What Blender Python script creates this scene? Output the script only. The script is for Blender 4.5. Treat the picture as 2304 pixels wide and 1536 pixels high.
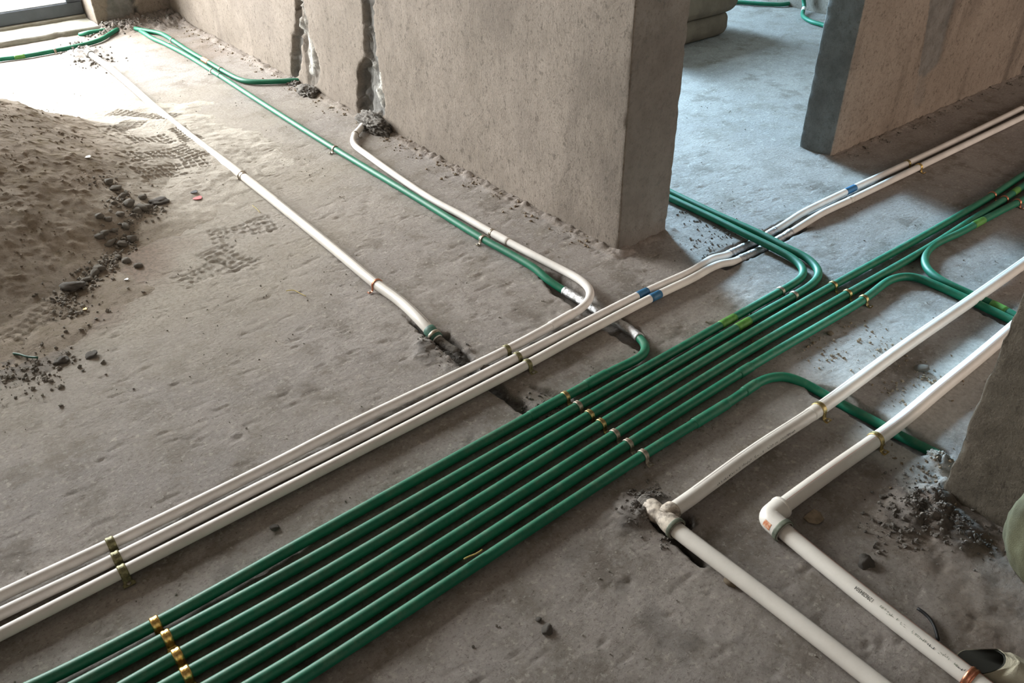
import bpy, math, random
import numpy as np
from mathutils import Vector, Matrix, Euler, noise as mn
random.seed(7)
RNG = np.random.default_rng(11)
for o in list(bpy.data.objects):
    bpy.data.objects.remove(o)
SC = bpy.context.scene
COL = SC.collection

# ------------------------------------------------------------------ camera, world, lights, exposure
cam = bpy.data.cameras.new('camera')
cam.sensor_width = 36; cam.lens = 29.043; cam.clip_start = 0.02; cam.clip_end = 100
camo = bpy.data.objects.new('camera', cam); COL.objects.link(camo)
rot = Matrix([[0.777721, 0.370837, -0.507573], [-0.628523, 0.445318, -0.637691], [-0.010448, 0.814967, 0.579413]])
camo.matrix_world = Matrix.Translation((0, 0, 1.3)) @ rot.to_4x4()
SC.camera = camo

w = bpy.data.worlds.new('daylight'); SC.world = w; w.use_nodes = True
bg = w.node_tree.nodes['Background']
bg.inputs[0].default_value = (1.0, 0.92, 0.87, 1)
bg.inputs[1].default_value = 0.32

def area(name, loc, rx, rz, sx, sy, power, col):
    l = bpy.data.lights.new(name, 'AREA'); l.shape = 'RECTANGLE'; l.size = sx; l.size_y = sy
    l.energy = power; l.color = col
    o = bpy.data.objects.new(name, l); COL.objects.link(o)
    o.location = loc; o.rotation_euler = (rx, 0, rz)
    return o
# daylight entering by the balcony window of this room and by the window of the room behind the doorway
area('window_daylight', (-0.35, 6.35, 1.28), math.radians(-86), 0, 3.0, 2.45, 1120, (0.985, 0.985, 1.0))
area('slab_fill', (0.2, 7.6, 3.6), 0, 0, 3.0, 2.0, 420, (1.0, 1.0, 1.0))  # overhead lamp added to whiten the slab outside the window
area('far_window_daylight', (3.50, 5.75, 1.35), math.radians(-80), 0, 0.95, 2.3, 700, (0.48, 0.75, 1.0))
area('bright_sky_patch', (4.6, 9.5, 3.2), math.radians(-70), math.radians(-17), 1.5, 1.5, 3500, (0.52, 0.77, 1.0))
# fill lamp added behind the camera, no opening known there
area('rear_fill', (-1.2, -3.3, 1.7), math.radians(80), 0, 3.2, 1.8, 16, (1.0, 0.90, 0.78))
area('side_fill', (3.6, -1.8, 0.95), math.radians(88), 0, 2.6, 1.5, 58, (1.0, 0.82, 0.70))  # unseen lamp added to warm and brighten the wall right of the doorway

SC.view_settings.view_transform = 'Standard'
SC.view_settings.look = 'None'
SC.view_settings.gamma = 1
SC.view_settings.use_curve_mapping = False
SC.view_settings.exposure = 0.0

# ------------------------------------------------------------------ noise
def _h(ix, iy, s):
    n = (ix.astype(np.int64) * 374761393 + iy.astype(np.int64) * 668265263 + s * 974634777) & 0x7fffffff
    n = (n ^ (n >> 13)) * 1274126177 & 0x7fffffff
    n = (n ^ (n >> 16)) * 60493 & 0x7fffffff
    return (n & 0xffff) / 32767.5 - 1.0
def vn(x, y, s=0):
    x = np.asarray(x, float); y = np.asarray(y, float)
    ix = np.floor(x); iy = np.floor(y); fx = x - ix; fy = y - iy
    ix = ix.astype(np.int64); iy = iy.astype(np.int64)
    u = fx*fx*(3-2*fx); v = fy*fy*(3-2*fy)
    a = _h(ix, iy, s); b = _h(ix+1, iy, s); c = _h(ix, iy+1, s); d = _h(ix+1, iy+1, s)
    return (a*(1-u)+b*u)*(1-v)+(c*(1-u)+d*u)*v
def fbm(x, y, s=0, o=4):
    r = 0; a = 1; t = 0
    for k in range(o):
        r = r + a*vn(x*2**k+17.3*k, y*2**k-9.1*k, s+k); t += a; a *= .5
    return r/t
def sst(x, a, b):
    t = np.clip((x-a)/(b-a), 0, 1); return t*t*(3-2*t)
def poly_sd(x, y, poly):
    """signed distance to polygon, positive inside"""
    x = np.asarray(x); y = np.asarray(y); dm = np.full(x.shape, 1e9); ins = np.zeros(x.shape, bool)
    n = len(poly)
    for i in range(n):
        ax, ay = poly[i]; bx, by = poly[(i+1) % n]
        ex, ey = bx-ax, by-ay; L = ex*ex+ey*ey+1e-12
        t = np.clip(((x-ax)*ex+(y-ay)*ey)/L, 0, 1)
        dm = np.minimum(dm, np.hypot(x-ax-t*ex, y-ay-t*ey))
        c = ((ay > y) != (by > y)) & (x < (bx-ax)*(y-ay)/((by-ay) if abs(by-ay) > 1e-9 else 1e-9)+ax)
        ins ^= c
    return np.where(ins, dm, -dm)
def line_d(x, y, pl):
    dm = np.full(np.shape(x), 1e9)
    for (ax, ay), (bx, by) in zip(pl[:-1], pl[1:]):
        ex, ey = bx-ax, by-ay; t = np.clip(((x-ax)*ex+(y-ay)*ey)/(ex*ex+ey*ey+1e-12), 0, 1)
        dm = np.minimum(dm, np.hypot(x-ax-t*ex, y-ay-t*ey))
    return dm

# ------------------------------------------------------------------ materials
def srgb(r, g, b):
    f = lambda c: (c/255/12.92) if c/255 <= .04045 else ((c/255+.055)/1.055)**2.4
    return (f(r), f(g), f(b), 1)
class NT:
    def __init__(s, name):
        s.m = bpy.data.materials.new(name); s.m.use_nodes = True; s.t = s.m.node_tree; s.n = s.t.nodes
        s.b = s.n['Principled BSDF']
        s.tc = s.n.new('ShaderNodeTexCoord').outputs['Object']
        s.geo = None
    def link(s, a, b): s.t.links.new(a, b)
    def map(s, scale=(1, 1, 1), rot=(0, 0, 0)):
        m = s.n.new('ShaderNodeMapping'); m.inputs['Scale'].default_value = scale; m.inputs['Rotation'].default_value = rot
        s.link(s.tc, m.inputs[0]); return m.outputs[0]
    def noise(s, scale, detail=6, rough=.6, vec=None, dist=0):
        m = s.n.new('ShaderNodeTexNoise'); m.inputs['Scale'].default_value = scale; m.inputs['Detail'].default_value = detail
        m.inputs['Roughness'].default_value = rough; m.inputs['Distortion'].default_value = dist
        s.link(vec or s.tc, m.inputs['Vector']); return m.outputs[0]
    def vor(s, scale, vec=None, feat='F1', out=0, rand=1):
        m = s.n.new('ShaderNodeTexVoronoi'); m.feature = feat; m.inputs['Scale'].default_value = scale
        m.inputs['Randomness'].default_value = rand
        s.link(vec or s.tc, m.inputs['Vector']); return m.outputs[out]
    def ramp(s, fac, a, b, c0=0., c1=1.):
        m = s.n.new('ShaderNodeMapRange'); m.interpolation_type = 'SMOOTHSTEP'
        for i, v in enumerate((a, b, c0, c1)): m.inputs[i+1].default_value = v
        s.link(fac, m.inputs[0]); return m.outputs[0]
    def mix(s, fac, a, b):
        m = s.n.new('ShaderNodeMix'); m.data_type = 'RGBA'
        if hasattr(fac, 'links'): s.link(fac, m.inputs[0])
        else: m.inputs[0].default_value = fac
        for i, v in ((6, a), (7, b)):
            if hasattr(v, 'links'): s.link(v, m.inputs[i])
            else: m.inputs[i].default_value = v
        return m.outputs[2]
    def math(s, op, a, b=0.):
        m = s.n.new('ShaderNodeMath'); m.operation = op
        for i, v in ((0, a), (1, b)):
            if hasattr(v, 'links'): s.link(v, m.inputs[i])
            else: m.inputs[i].default_value = v
        return m.outputs[0]
    def attr(s, name):
        m = s.n.new('ShaderNodeAttribute'); m.attribute_name = name; return m.outputs['Fac']
    def bump(s, h, dist, strength=1, prev=None):
        m = s.n.new('ShaderNodeBump'); m.inputs['Distance'].default_value = dist; m.inputs['Strength'].default_value = strength
        s.link(h, m.inputs['Height'])
        if prev: s.link(prev, m.inputs['Normal'])
        return m.outputs[0]
    def done(s, col, rough=.9, nrm=None, metal=0., spec=.3):
        b = s.b
        if hasattr(col, 'links'): s.link(col, b.inputs['Base Color'])
        else: b.inputs['Base Color'].default_value = col
        if hasattr(rough, 'links'): s.link(rough, b.inputs['Roughness'])
        else: b.inputs['Roughness'].default_value = rough
        b.inputs['Metallic'].default_value = metal; b.inputs['Specular IOR Level'].default_value = spec
        if nrm: s.link(nrm, b.inputs['Normal'])
        return s.m

def mat_floor():
    t = NT('rough_concrete_floor')
    big = t.noise(1.3, 5, .6); mid = t.noise(9, 7, .65); fine = t.noise(85, 8, .7); grain = t.noise(120, 9, .82); sand = t.noise(520, 3, .7)
    c = t.mix(t.ramp(big, .35, .65), srgb(156, 148, 142), srgb(171, 162, 154))
    c = t.mix(t.ramp(mid, .42, .68), c, srgb(142, 133, 123))
    c = t.mix(t.math('MULTIPLY', t.ramp(grain, .50, .66), .70), c, srgb(108, 99, 90))
    c = t.mix(t.math('MULTIPLY', t.ramp(grain, .46, .34), .6), c, srgb(190, 182, 172))
    c = t.mix(t.ramp(t.noise(38, 5, .6), .58, .72), c, srgb(182, 172, 162))
    c = t.mix(t.math('MULTIPLY', t.ramp(t.noise(4.5, 6, .7), .54, .66), .55), c, srgb(120, 110, 100))
    pit = t.ramp(t.noise(27, 9, .8), .635, .70)
    c = t.mix(t.math('MULTIPLY', pit, .75), c, srgb(80, 74, 68))
    p2 = t.ramp(t.noise(58, 6, .78, t.map((1, 1.5, 1), (0, 0, .5))), .60, .64)
    c = t.mix(t.math('MULTIPLY', p2, .55), c, srgb(92, 84, 76))
    p3 = t.ramp(t.noise(62, 5, .7), .41, .37)
    c = t.mix(t.math('MULTIPLY', p3, .5), c, srgb(196, 187, 176))
    c = t.mix(t.attr('sand'), c, t.mix(t.ramp(fine, .4, .7), srgb(166, 156, 141), srgb(138, 128, 113)))
    c = t.mix(t.attr('pale'), c, t.mix(t.ramp(fine, .35, .7), srgb(206, 204, 198), srgb(176, 173, 166)))
    c = t.mix(t.attr('earth'), c, t.mix(t.ramp(fine, .35, .7), srgb(136, 116, 98), srgb(104, 88, 74)))
    c = t.mix(t.attr('dark'), c, t.mix(t.ramp(fine, .4, .65), srgb(92, 88, 83), srgb(58, 55, 53)))
    b = t.bump(mid, .008, .5); b = t.bump(fine, .0060, .9, b); b = t.bump(grain, .0040, .9, b); b = t.bump(sand, .0008, .6, b)
    b = t.bump(pit, .004, .6, t_inv(t, b)) if False else b
    return t.done(c, .86, b, spec=.35)
def mat_wall(name, a, b_, stain, streak=1.0, grit=1.0):
    t = NT(name)
    big = t.noise(2.2, 5, .6); mid = t.noise(14, 6, .65); fine = t.noise(120, 8, .72); gr = t.noise(420, 3, .6)
    c = t.mix(t.ramp(big, .35, .65), a, b_)
    s = t.noise(6, 6, .6, t.map((1, 1, .18)), .6)
    c = t.mix(t.math('MULTIPLY', t.ramp(s, .5, .72), .55*streak), c, stain)
    c = t.mix(t.math('MULTIPLY', t.ramp(fine, .52, .70), .5), c, stain)
    pit = t.ramp(t.noise(17, 10, .85, t.map((1, 1, .75))), .64, .70)
    c = t.mix(t.math('MULTIPLY', pit, .6), c, srgb(72, 66, 58))
    p2 = t.ramp(t.noise(42, 5, .75, t.map((1, 1, .8))), .585, .625)
    c = t.mix(t.math('MULTIPLY', p2, .5), c, srgb(88, 79, 69))
    p3 = t.ramp(t.noise(90, 4, .7), .60, .64)
    c = t.mix(t.math('MULTIPLY', p3, .45), c, srgb(96, 86, 76))
    c = t.mix(t.attr('mortar'), c, t.mix(t.ramp(mid, .35, .65), srgb(118, 118, 115), srgb(146, 145, 141)))
    c = t.mix(t.attr('white'), c, t.mix(t.ramp(t.noise(40, 4), .45, .62), srgb(218, 214, 204), srgb(150, 146, 138)))
    st = t.noise(60, 10, .86, t.map((1, 1, .85)))
    c = t.mix(t.math('MULTIPLY', t.ramp(st, .50, .64), .65), c, stain)
    c = t.mix(t.math('MULTIPLY', t.ramp(t.noise(1.6, 3, .6), .48, .62), .35), c, stain)
    n = t.bump(mid, .006, .5); n = t.bump(st, .0065, .9, n); n = t.bump(fine, .0055*grit, .95, n); n = t.bump(gr, .0010, .6, n)
    return t.done(c, .92, n, spec=.2)
def mat_simple(name, col, col2=None, scale=20, rough=.5, bumpd=0., bscale=60, metal=0., spec=.4, dust=0.):
    t = NT(name)
    c = col
    if col2: c = t.mix(t.ramp(t.noise(scale, 5, .6), .38, .66), col, col2)
    if dust:
        g = t.n.new('ShaderNodeNewGeometry'); sp = t.n.new('ShaderNodeSeparateXYZ'); t.link(g.outputs['Normal'], sp.inputs[0])
        f = t.math('MULTIPLY', t.ramp(sp.outputs[2], .1, .95), t.ramp(t.noise(30, 8, .8), .36, .85, 0, dust))
        c = t.mix(f, c, srgb(176, 162, 144))
        rr = t.ramp(f, 0, .5, rough, .85)
    else: rr = rough
    n = t.bump(t.noise(bscale, 6, .65), bumpd, .7) if bumpd else None
    return t.done(c, rr, n, metal, spec)
M = {}
M['floor'] = mat_floor()
M['plaster'] = mat_wall('grey_beige_plaster', srgb(148, 136, 123), srgb(168, 155, 142), srgb(110, 100, 91), .7)
M['plaster_r'] = mat_wall('streaked_plaster', srgb(164, 149, 134), srgb(180, 165, 150), srgb(106, 96, 87), 1.2)
M['stucco'] = mat_wall('coarse_cement_stucco', srgb(124, 114, 100), srgb(138, 128, 112), srgb(92, 84, 73), .3, 2.2)
M['green'] = mat_simple('green_pipe', srgb(20, 108, 80), srgb(16, 98, 72), 6, .50, .0002, 60, spec=.35, dust=.20)
M['green_pale'] = mat_simple('light_green_tape', srgb(92, 146, 66), srgb(76, 128, 56), 60, .5)
M['green_dark'] = mat_simple('dark_green_collar', srgb(58, 98, 82), srgb(44, 78, 66), 60, .6)
M['collar_grey'] = mat_simple('grey_green_collar', srgb(112, 118, 102), srgb(84, 90, 78), 60, .6)
M['white'] = mat_simple('ivory_pipe', srgb(222, 217, 208), srgb(212, 206, 197), 8, .38, .0002, 90, spec=.5, dust=.22)
M['white_c'] = mat_simple('white_conduit', srgb(222, 216, 209), srgb(210, 204, 197), 12, .62, .0002, 60, spec=.22, dust=.14)
M['white_dirty'] = mat_simple('dirty_fitting', srgb(206, 194, 178), srgb(118, 108, 98), 60, .7, .002, 80, dust=.5)
M['blue'] = mat_simple('blue_tape', srgb(52, 104, 140), srgb(44, 92, 126), 50, .5)
M['brass'] = mat_simple('brass', srgb(190, 170, 118), srgb(140, 122, 78), 120, .34, .0012, 220, metal=.9)
M['olive'] = mat_simple('dull_olive_strap', srgb(140, 134, 98), srgb(98, 94, 68), 160, .5, .0012, 220, metal=.55)
M['gold'] = mat_simple('bright_brass', srgb(232, 200, 128), srgb(212, 170, 92), 120, .25, .0012, 220, metal=.9)
M['zinc'] = mat_simple('dull_zinc', srgb(178, 168, 152), srgb(140, 128, 112), 120, .42, .0012, 220, metal=.7)
M['copper'] = mat_simple('copper_red_strap', srgb(216, 150, 118), srgb(190, 120, 92), 120, .3, .001, 220, metal=.9)
M['foil'] = mat_simple('aluminium_foil', srgb(205, 205, 205), srgb(170, 168, 166), 90, .33, .006, 130, metal=.85)
M['steel'] = mat_simple('screw_steel', srgb(150, 144, 134), None, 20, .4, metal=.9)
M['mortar'] = mat_simple('dark_mortar', srgb(126, 121, 114), srgb(86, 81, 76), 70, .95, .008, 120, spec=.2)
M['rock'] = mat_simple('mortar_stone', srgb(138, 132, 122), srgb(100, 95, 87), 60, .92, .006, 130, spec=.2)
M['rock_tan'] = mat_simple('tan_clod', srgb(146, 131, 112), srgb(118, 104, 86), 40, .95, .005, 110, spec=.2)
M['ink'] = mat_simple('black_print', srgb(44, 50, 46), None, 20, .6)
M['ink_g'] = mat_simple('faded_print', srgb(128, 134, 118), None, 20, .6)
M['line_g'] = mat_simple('grey_line', srgb(116, 106, 100), None, 20, .5)
M['line_r'] = mat_simple('red_line', srgb(188, 128, 112), srgb(206, 158, 140), 30, .5)
M['sticker'] = mat_simple('orange_sticker', srgb(196, 120, 82), srgb(222, 196, 170), 120, .6)
M['frame'] = mat_simple('charcoal_aluminium', srgb(62, 66, 72), srgb(74, 78, 84), 8, .4, spec=.5)
M['frame_l'] = mat_simple('grey_aluminium', srgb(168, 170, 170), None, 8, .4, spec=.5)
M['curb'] = mat_simple('cement_curb', srgb(150, 146, 136), srgb(128, 124, 112), 12, .9, .006, 60)
M['sackc'] = mat_simple('brown_paper_sack', srgb(122, 104, 86), srgb(104, 88, 72), 8, .85, .004, 30)
M['bag'] = mat_simple('olive_woven_cloth', srgb(92, 92, 70), srgb(76, 76, 58), 14, .9, .002, 500)
M['bag_in'] = mat_simple('dark_bag_inside', srgb(52, 52, 46), None, 14, .95)  # darker colour for the inside of the open bag
M['bag_l'] = mat_simple('grey_beige_cloth', srgb(160, 154, 134), srgb(140, 134, 116), 14, .92, .002, 420)
M['black'] = mat_simple('black_rubber', srgb(30, 30, 30), None, 14, .6)
M['string'] = mat_simple('white_string', srgb(224, 220, 208), None, 14, .7)
M['straw'] = mat_simple('dry_straw', srgb(184, 164, 96), None, 14, .7)
M['red'] = mat_simple('red_plastic', srgb(206, 98, 98), None, 14, .5)
M['grit'] = M['rock']
def mat_sand():
    t = NT('building_sand')
    big = t.noise(3, 5, .6); mid = t.noise(18, 7, .7); fine = t.noise(140, 6, .75); gr = t.noise(700, 3, .6)
    c = t.mix(t.ramp(big, .35, .65), srgb(144, 131, 116), srgb(124, 112, 98))
    c = t.mix(t.ramp(mid, .45, .68), c, srgb(116, 103, 84))
    c = t.mix(t.ramp(fine, .52, .72), c, srgb(92, 81, 66))
    c = t.mix(t.attr('dry'), c, t.mix(t.ramp(fine, .42, .7), srgb(184, 176, 164), srgb(156, 147, 135)))
    n = t.bump(mid, .012, .55); n = t.bump(fine, .005, .8, n); n = t.bump(gr, .001, .6, n)
    return t.done(c, .95, n, spec=.15)
M['sand'] = mat_sand()
def mat_glass():
    t = NT('window_glass'); n = t.n
    tr = n.new('ShaderNodeBsdfTransparent'); tr.inputs[0].default_value = (.95, .97, .97, 1)
    gl = n.new('ShaderNodeBsdfGlossy'); gl.inputs['Roughness'].default_value = .03
    mx = n.new('ShaderNodeMixShader'); mx.inputs[0].default_value = .07
    t.link(tr.outputs[0], mx.inputs[1]); t.link(gl.outputs[0], mx.inputs[2])
    t.link(mx.outputs[0], n['Material Output'].inputs[0]); return t.m
M['glass'] = mat_glass()

# ------------------------------------------------------------------ object helpers
def mk(name, V, F, mat, root=None, smooth=True, origin=None, attrs=None, mesh=None):
    """one mesh object; V in world coordinates. A top-level object gets its origin at its base."""
    if mesh is None:
        V = np.asarray(V, dtype=np.float64)
        if root is not None: org = np.array(root['_o'])
        elif origin is not None: org = np.array(origin)
        else:
            org = np.array([(V[:, 0].min()+V[:, 0].max())/2, (V[:, 1].min()+V[:, 1].max())/2, V[:, 2].min()])
        me = bpy.data.meshes.new(name)
        W = (V-org).astype(np.float32)
        if isinstance(F, np.ndarray) and F.ndim == 2:
            k = F.shape[1]; me.vertices.add(len(W)); me.vertices.foreach_set('co', W.ravel())
            me.loops.add(F.size); me.loops.foreach_set('vertex_index', F.ravel().astype(np.int32))
            me.polygons.add(len(F)); me.polygons.foreach_set('loop_start', np.arange(0, F.size, k, dtype=np.int32))
            me.update(calc_edges=True)
        else:
            me.from_pydata([tuple(map(float, v)) for v in W], [], [tuple(map(int, f)) for f in F]); me.update()
        me.polygons.foreach_set('use_smooth', np.full(len(me.polygons), smooth, dtype=bool))
        if mat is not None: me.materials.append(mat)
        for k, a in (attrs or {}).items():
            at = me.attributes.new(k, 'FLOAT', 'POINT'); at.data.foreach_set('value', np.asarray(a, dtype=np.float32).ravel())
    o = bpy.data.objects.new(name, me if mesh is None else mesh); COL.objects.link(o)
    if root is not None: o.parent = root
    else:
        o.location = org; o['_o'] = [float(a) for a in org]
    return o
ALL = []
def tag(o, label=None, cat=None, group=None, kind=None):
    if label: o['label'] = label
    if cat: o['category'] = cat
    if group: o['group'] = group
    if kind: o['kind'] = kind
    ALL.append(o); return o
def empty(name, loc):
    o = bpy.data.objects.new(name, None); COL.objects.link(o); o.location = loc; o['_o'] = [float(a) for a in loc]
    o.empty_display_size = .02; return o
def grid_faces(n, m, wrap=False):
    i = np.arange(n-1)[:, None]; j = np.arange(m if wrap else m-1)[None, :]
    a = i*m+j; b = i*m+(j+1) % m; c = (i+1)*m+(j+1) % m; d = (i+1)*m+j
    return np.stack([a, b, c, d], -1).reshape(-1, 4)
def box(x0, x1, y0, y1, z0, z1):
    V = [(x, y, z) for x in (x0, x1) for y in (y0, y1) for z in (z0, z1)]
    F = [(0, 1, 3, 2), (4, 6, 7, 5), (0, 4, 5, 1), (2, 3, 7, 6), (0, 2, 6, 4), (1, 5, 7, 3)]
    return V, F
def join(*parts):
    V = []; F = []
    for v, f in parts:
        b = len(V); V += [tuple(p) for p in v]; F += [tuple(int(i)+b for i in q) for q in f]
    return V, F
def bevel_box(x0, x1, y0, y1, z0, z1, b=.003):
    V = []; F = []
    xs = [x0, x0+b, x1-b, x1]; ys = [y0, y0+b, y1-b, y1]
    ring = lambda i, z: [(xs[0+i], ys[1], z), (xs[1], ys[0+i], z), (xs[2], ys[0+i], z), (xs[3-i], ys[1], z), (xs[3-i], ys[2], z), (xs[2], ys[3-i], z), (xs[1], ys[3-i], z), (xs[0+i], ys[2], z)]
    rings = [ring(1, z0), ring(0, z0+b), ring(0, z1-b), ring(1, z1)]
    for r in rings: V += r
    for k in range(3):
        for j in range(8):
            F.append((k*8+j, k*8+(j+1) % 8, k*8+8+(j+1) % 8, k*8+8+j))
    F.append(tuple(range(7, -1, -1))); F.append(tuple(range(24, 32)))
    return V, F

# ---- paths and tubes
def spline(P, step=.008):
    P = [np.array(p, float) for p in P]
    if len(P) == 2: P = [P[0], (P[0]+P[1])/2, P[1]]
    Q = [2*P[0]-P[1]]+P+[2*P[-1]-P[-2]]
    out = []
    for i in range(1, len(Q)-2):
        p0, p1, p2, p3 = Q[i-1:i+3]
        t0 = 0; t1 = t0+max(1e-4, np.linalg.norm(p1-p0))**.5; t2 = t1+max(1e-4, np.linalg.norm(p2-p1))**.5; t3 = t2+max(1e-4, np.linalg.norm(p3-p2))**.5
        n = max(2, int(np.linalg.norm(p2-p1)/step))
        for t in np.linspace(t1, t2, n, endpoint=False):
            A1 = (t1-t)/(t1-t0)*p0+(t-t0)/(t1-t0)*p1; A2 = (t2-t)/(t2-t1)*p1+(t-t1)/(t2-t1)*p2; A3 = (t3-t)/(t3-t2)*p2+(t-t2)/(t3-t2)*p3
            B1 = (t2-t)/(t2-t0)*A1+(t-t0)/(t2-t0)*A2; B2 = (t3-t)/(t3-t1)*A2+(t-t1)/(t3-t1)*A3
            out.append((t2-t)/(t2-t1)*B1+(t-t1)/(t2-t1)*B2)
    out.append(P[-1]); return np.array(out)
class Path:
    def __init__(s, P, r, step=.008, smooth=0, up=(0, 0, 1)):
        s.p = spline(P, step); s.r = r
        for _ in range(smooth):
            q = s.p.copy(); q[1:-1] = (s.p[:-2]+2*s.p[1:-1]+s.p[2:])/4; s.p = q
        d = np.diff(s.p, axis=0); L = np.linalg.norm(d, axis=1); s.s = np.concatenate([[0], np.cumsum(L)])
        T = np.gradient(s.p, axis=0); s.T = T/np.linalg.norm(T, axis=1)[:, None]
        S = np.cross(s.T, np.array(up, float)); S /= np.linalg.norm(S, axis=1)[:, None]
        s.S = S; s.N = np.cross(S, s.T)
    def at(s, q):
        f = lambda A: np.array([np.interp(q, s.s, A[:, k]) for k in range(3)])
        T = f(s.T); T /= np.linalg.norm(T); S = f(s.S); S -= T*(S@T); S /= np.linalg.norm(S)
        return f(s.p), T, S, np.cross(S, T)
    def near(s, pt): return s.s[np.argmin(np.linalg.norm(s.p[:, :2]-np.array(pt)[:2], axis=1))]
    def tube(s, s0=None, s1=None, dr=0., seg=16, step=None, rf=None, cap=True, lip=0.):
        s0 = 0 if s0 is None else s0; s1 = s.s[-1] if s1 is None else s1
        if step is None: q = s.s[(s.s > s0+1e-5) & (s.s < s1-1e-5)]; q = np.concatenate([[s0], q, [s1]])
        else: q = np.linspace(s0, s1, max(2, int((s1-s0)/step)+1))
        rad = np.full(len(q), s.r+dr)
        if rf is not None: rad = rad+rf(q)
        if lip:
            q = np.concatenate([[q[0]], [q[0]], [q[0]+lip], q[1:-1], [q[-1]-lip], [q[-1]], [q[-1]]])
            rad = np.concatenate([[s.r-.001], [s.r+dr-lip], [rad[0]], rad[1:-1], [rad[-1]], [s.r+dr-lip], [s.r-.001]])
            cap = False
        f = lambda A: np.stack([np.interp(q, s.s, A[:, k]) for k in range(3)], 1)
        p = f(s.p); T = f(s.T); T /= np.linalg.norm(T, axis=1)[:, None]; S = f(s.S); S /= np.linalg.norm(S, axis=1)[:, None]; N = np.cross(S, T)
        a = np.arange(seg)*2*math.pi/seg
        R_ = rad[:, None] if not callable(getattr(s, 'crink', None)) else rad[:, None]
        V = p[:, None, :]+R_[:, :, None]*(np.cos(a)[None, :, None]*S[:, None, :]+np.sin(a)[None, :, None]*N[:, None, :])
        F = grid_faces(len(q), seg, True)
        V = V.reshape(-1, 3); F = [tuple(x[::-1]) for x in F.tolist()]
        if cap:
            n = len(q); F.append(tuple(range(seg))); F.append(tuple((n-1)*seg+k for k in range(seg-1, -1, -1)))
        return V, F
    def strip(s, s0, s1, ang, wid, off=.0003, step=.02):
        q = np.linspace(s0, s1, max(2, int((s1-s0)/step)+1)); V = []
        for x in q:
            p, T, S, N = s.at(x)
            for da in (-wid/2, 0, wid/2):
                th = ang+da/s.r; V.append(p+(s.r+off)*(math.cos(th)*S+math.sin(th)*N))
        F = []
        for i in range(len(q)-1):
            for k in range(2):
                a = i*3+k; F.append((a, a+1, a+4, a+3))
        return V, F
def crinkle(V, amp, sc, seed=0):
    V = np.array(V); o = V.copy()
    for k in range(3): o[:, k] += amp*np.array([mn.noise(Vector(p*sc)+Vector((k*7.1+seed, 3.3, 1.7))) for p in V])
    return o
def band(path, s0, s1, dr, name, mat, root, label=None, lip=0., step=None, **k):
    V, F = path.tube(s0, s1, dr, lip=lip, step=step, **k); o = mk(name, V, F, mat, root)
    if label: o['label'] = label
    return o
def pipe(name, P, r, mat, label, cat='pipe', group=None, smooth=6, step=.01):
    pa = Path(P, r, step, smooth); V, F = pa.tube(); o = mk(name, V, F, mat); tag(o, label, cat, group); return o, pa

# ---- pipe clip: ribbed strap over the pipe, foot with a screw on one side
def clip(pa, pt, side, metal, label, group=None, w=.011, feet=1, floor_z=0.0):
    s0 = pa.near(pt); p, T, S, N = pa.at(s0); r = pa.r+.0006
    T = T.copy(); U = np.array([0, 0, 1.]); S = np.cross(T, U); S /= np.linalg.norm(S); S = S*side
    T = np.array([T[0], T[1], 0]); T /= np.linalg.norm(T)
    zc = p[2]-floor_z-.0015
    prof = [(r+.017, -zc), (r+.010, -zc), (r+.0035, -zc), (r+.0012, -zc+.002)]
    prof += [(r*math.cos(a), r*math.sin(a)) for a in np.linspace(-.25, math.pi+.25, 15)]
    prof += [(-r-.0012, -zc+.003), (-r-.001, -zc-.001)]
    if feet == 2: prof = prof[:-2]+[(-r-.0012, -zc+.002), (-r-.0035, -zc), (-r-.017, -zc)]
    rib = [0, .0013, .0013, .0002, .0013, .0013, 0]; ws = np.linspace(-w/2, w/2, 7)
    prof = np.array(prof); tg = np.gradient(prof, axis=0); nr = np.stack([tg[:, 1], -tg[:, 0]], 1); nr /= np.linalg.norm(nr, axis=1)[:, None]
    nr[:3] = (0, 1)
    V = []
    for lay in (0, 1):
        for i, (u, z) in enumerate(prof):
            for j, x in enumerate(ws):
                k = (rib[j] if 3 <= i < len(prof)-1 else 0)+.0009*lay
                uu = u+nr[i, 0]*k; zz = z+nr[i, 1]*k
                V.append(p+T*x*(1.5 if i < 2 else 1.0)+S*uu+U*zz)
    n = len(prof); m = 7; F = []
    g = grid_faces(n, m).tolist()
    F += [tuple(q) for q in g]; F += [tuple(a+n*m for a in q[::-1]) for q in g]
    for i in range(n-1):
        F += [(i*m, (i+1)*m, n*m+(i+1)*m, n*m+i*m), (i*m+m-1, n*m+i*m+m-1, n*m+(i+1)*m+m-1, (i+1)*m+m-1)]
    root = empty('pipe_clip', p-U*p[2]); tag(root, label, 'clip', group)
    mk('strap', V, F, metal, root, smooth=True)
    for f_ in ((1,) if feet == 1 else (1, -1)):
        c = p+S*f_*(r+.0105)+U*(-zc+.0008); V = []; F = []
        rr = [(.0042, 0), (.0042, .0016), (.0030, .0026), (.0008, .0020)]
        for (q, z) in rr:
            for k in range(8):
                a = k*math.pi/4; V.append(c+T*q*math.cos(a)+S*q*math.sin(a)+U*z)
        F = [tuple(x) for x in grid_faces(4, 8, True).tolist()]+[tuple(range(24, 32))]
        mk('screw', V, F, M['steel'], root)
    return root

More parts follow.
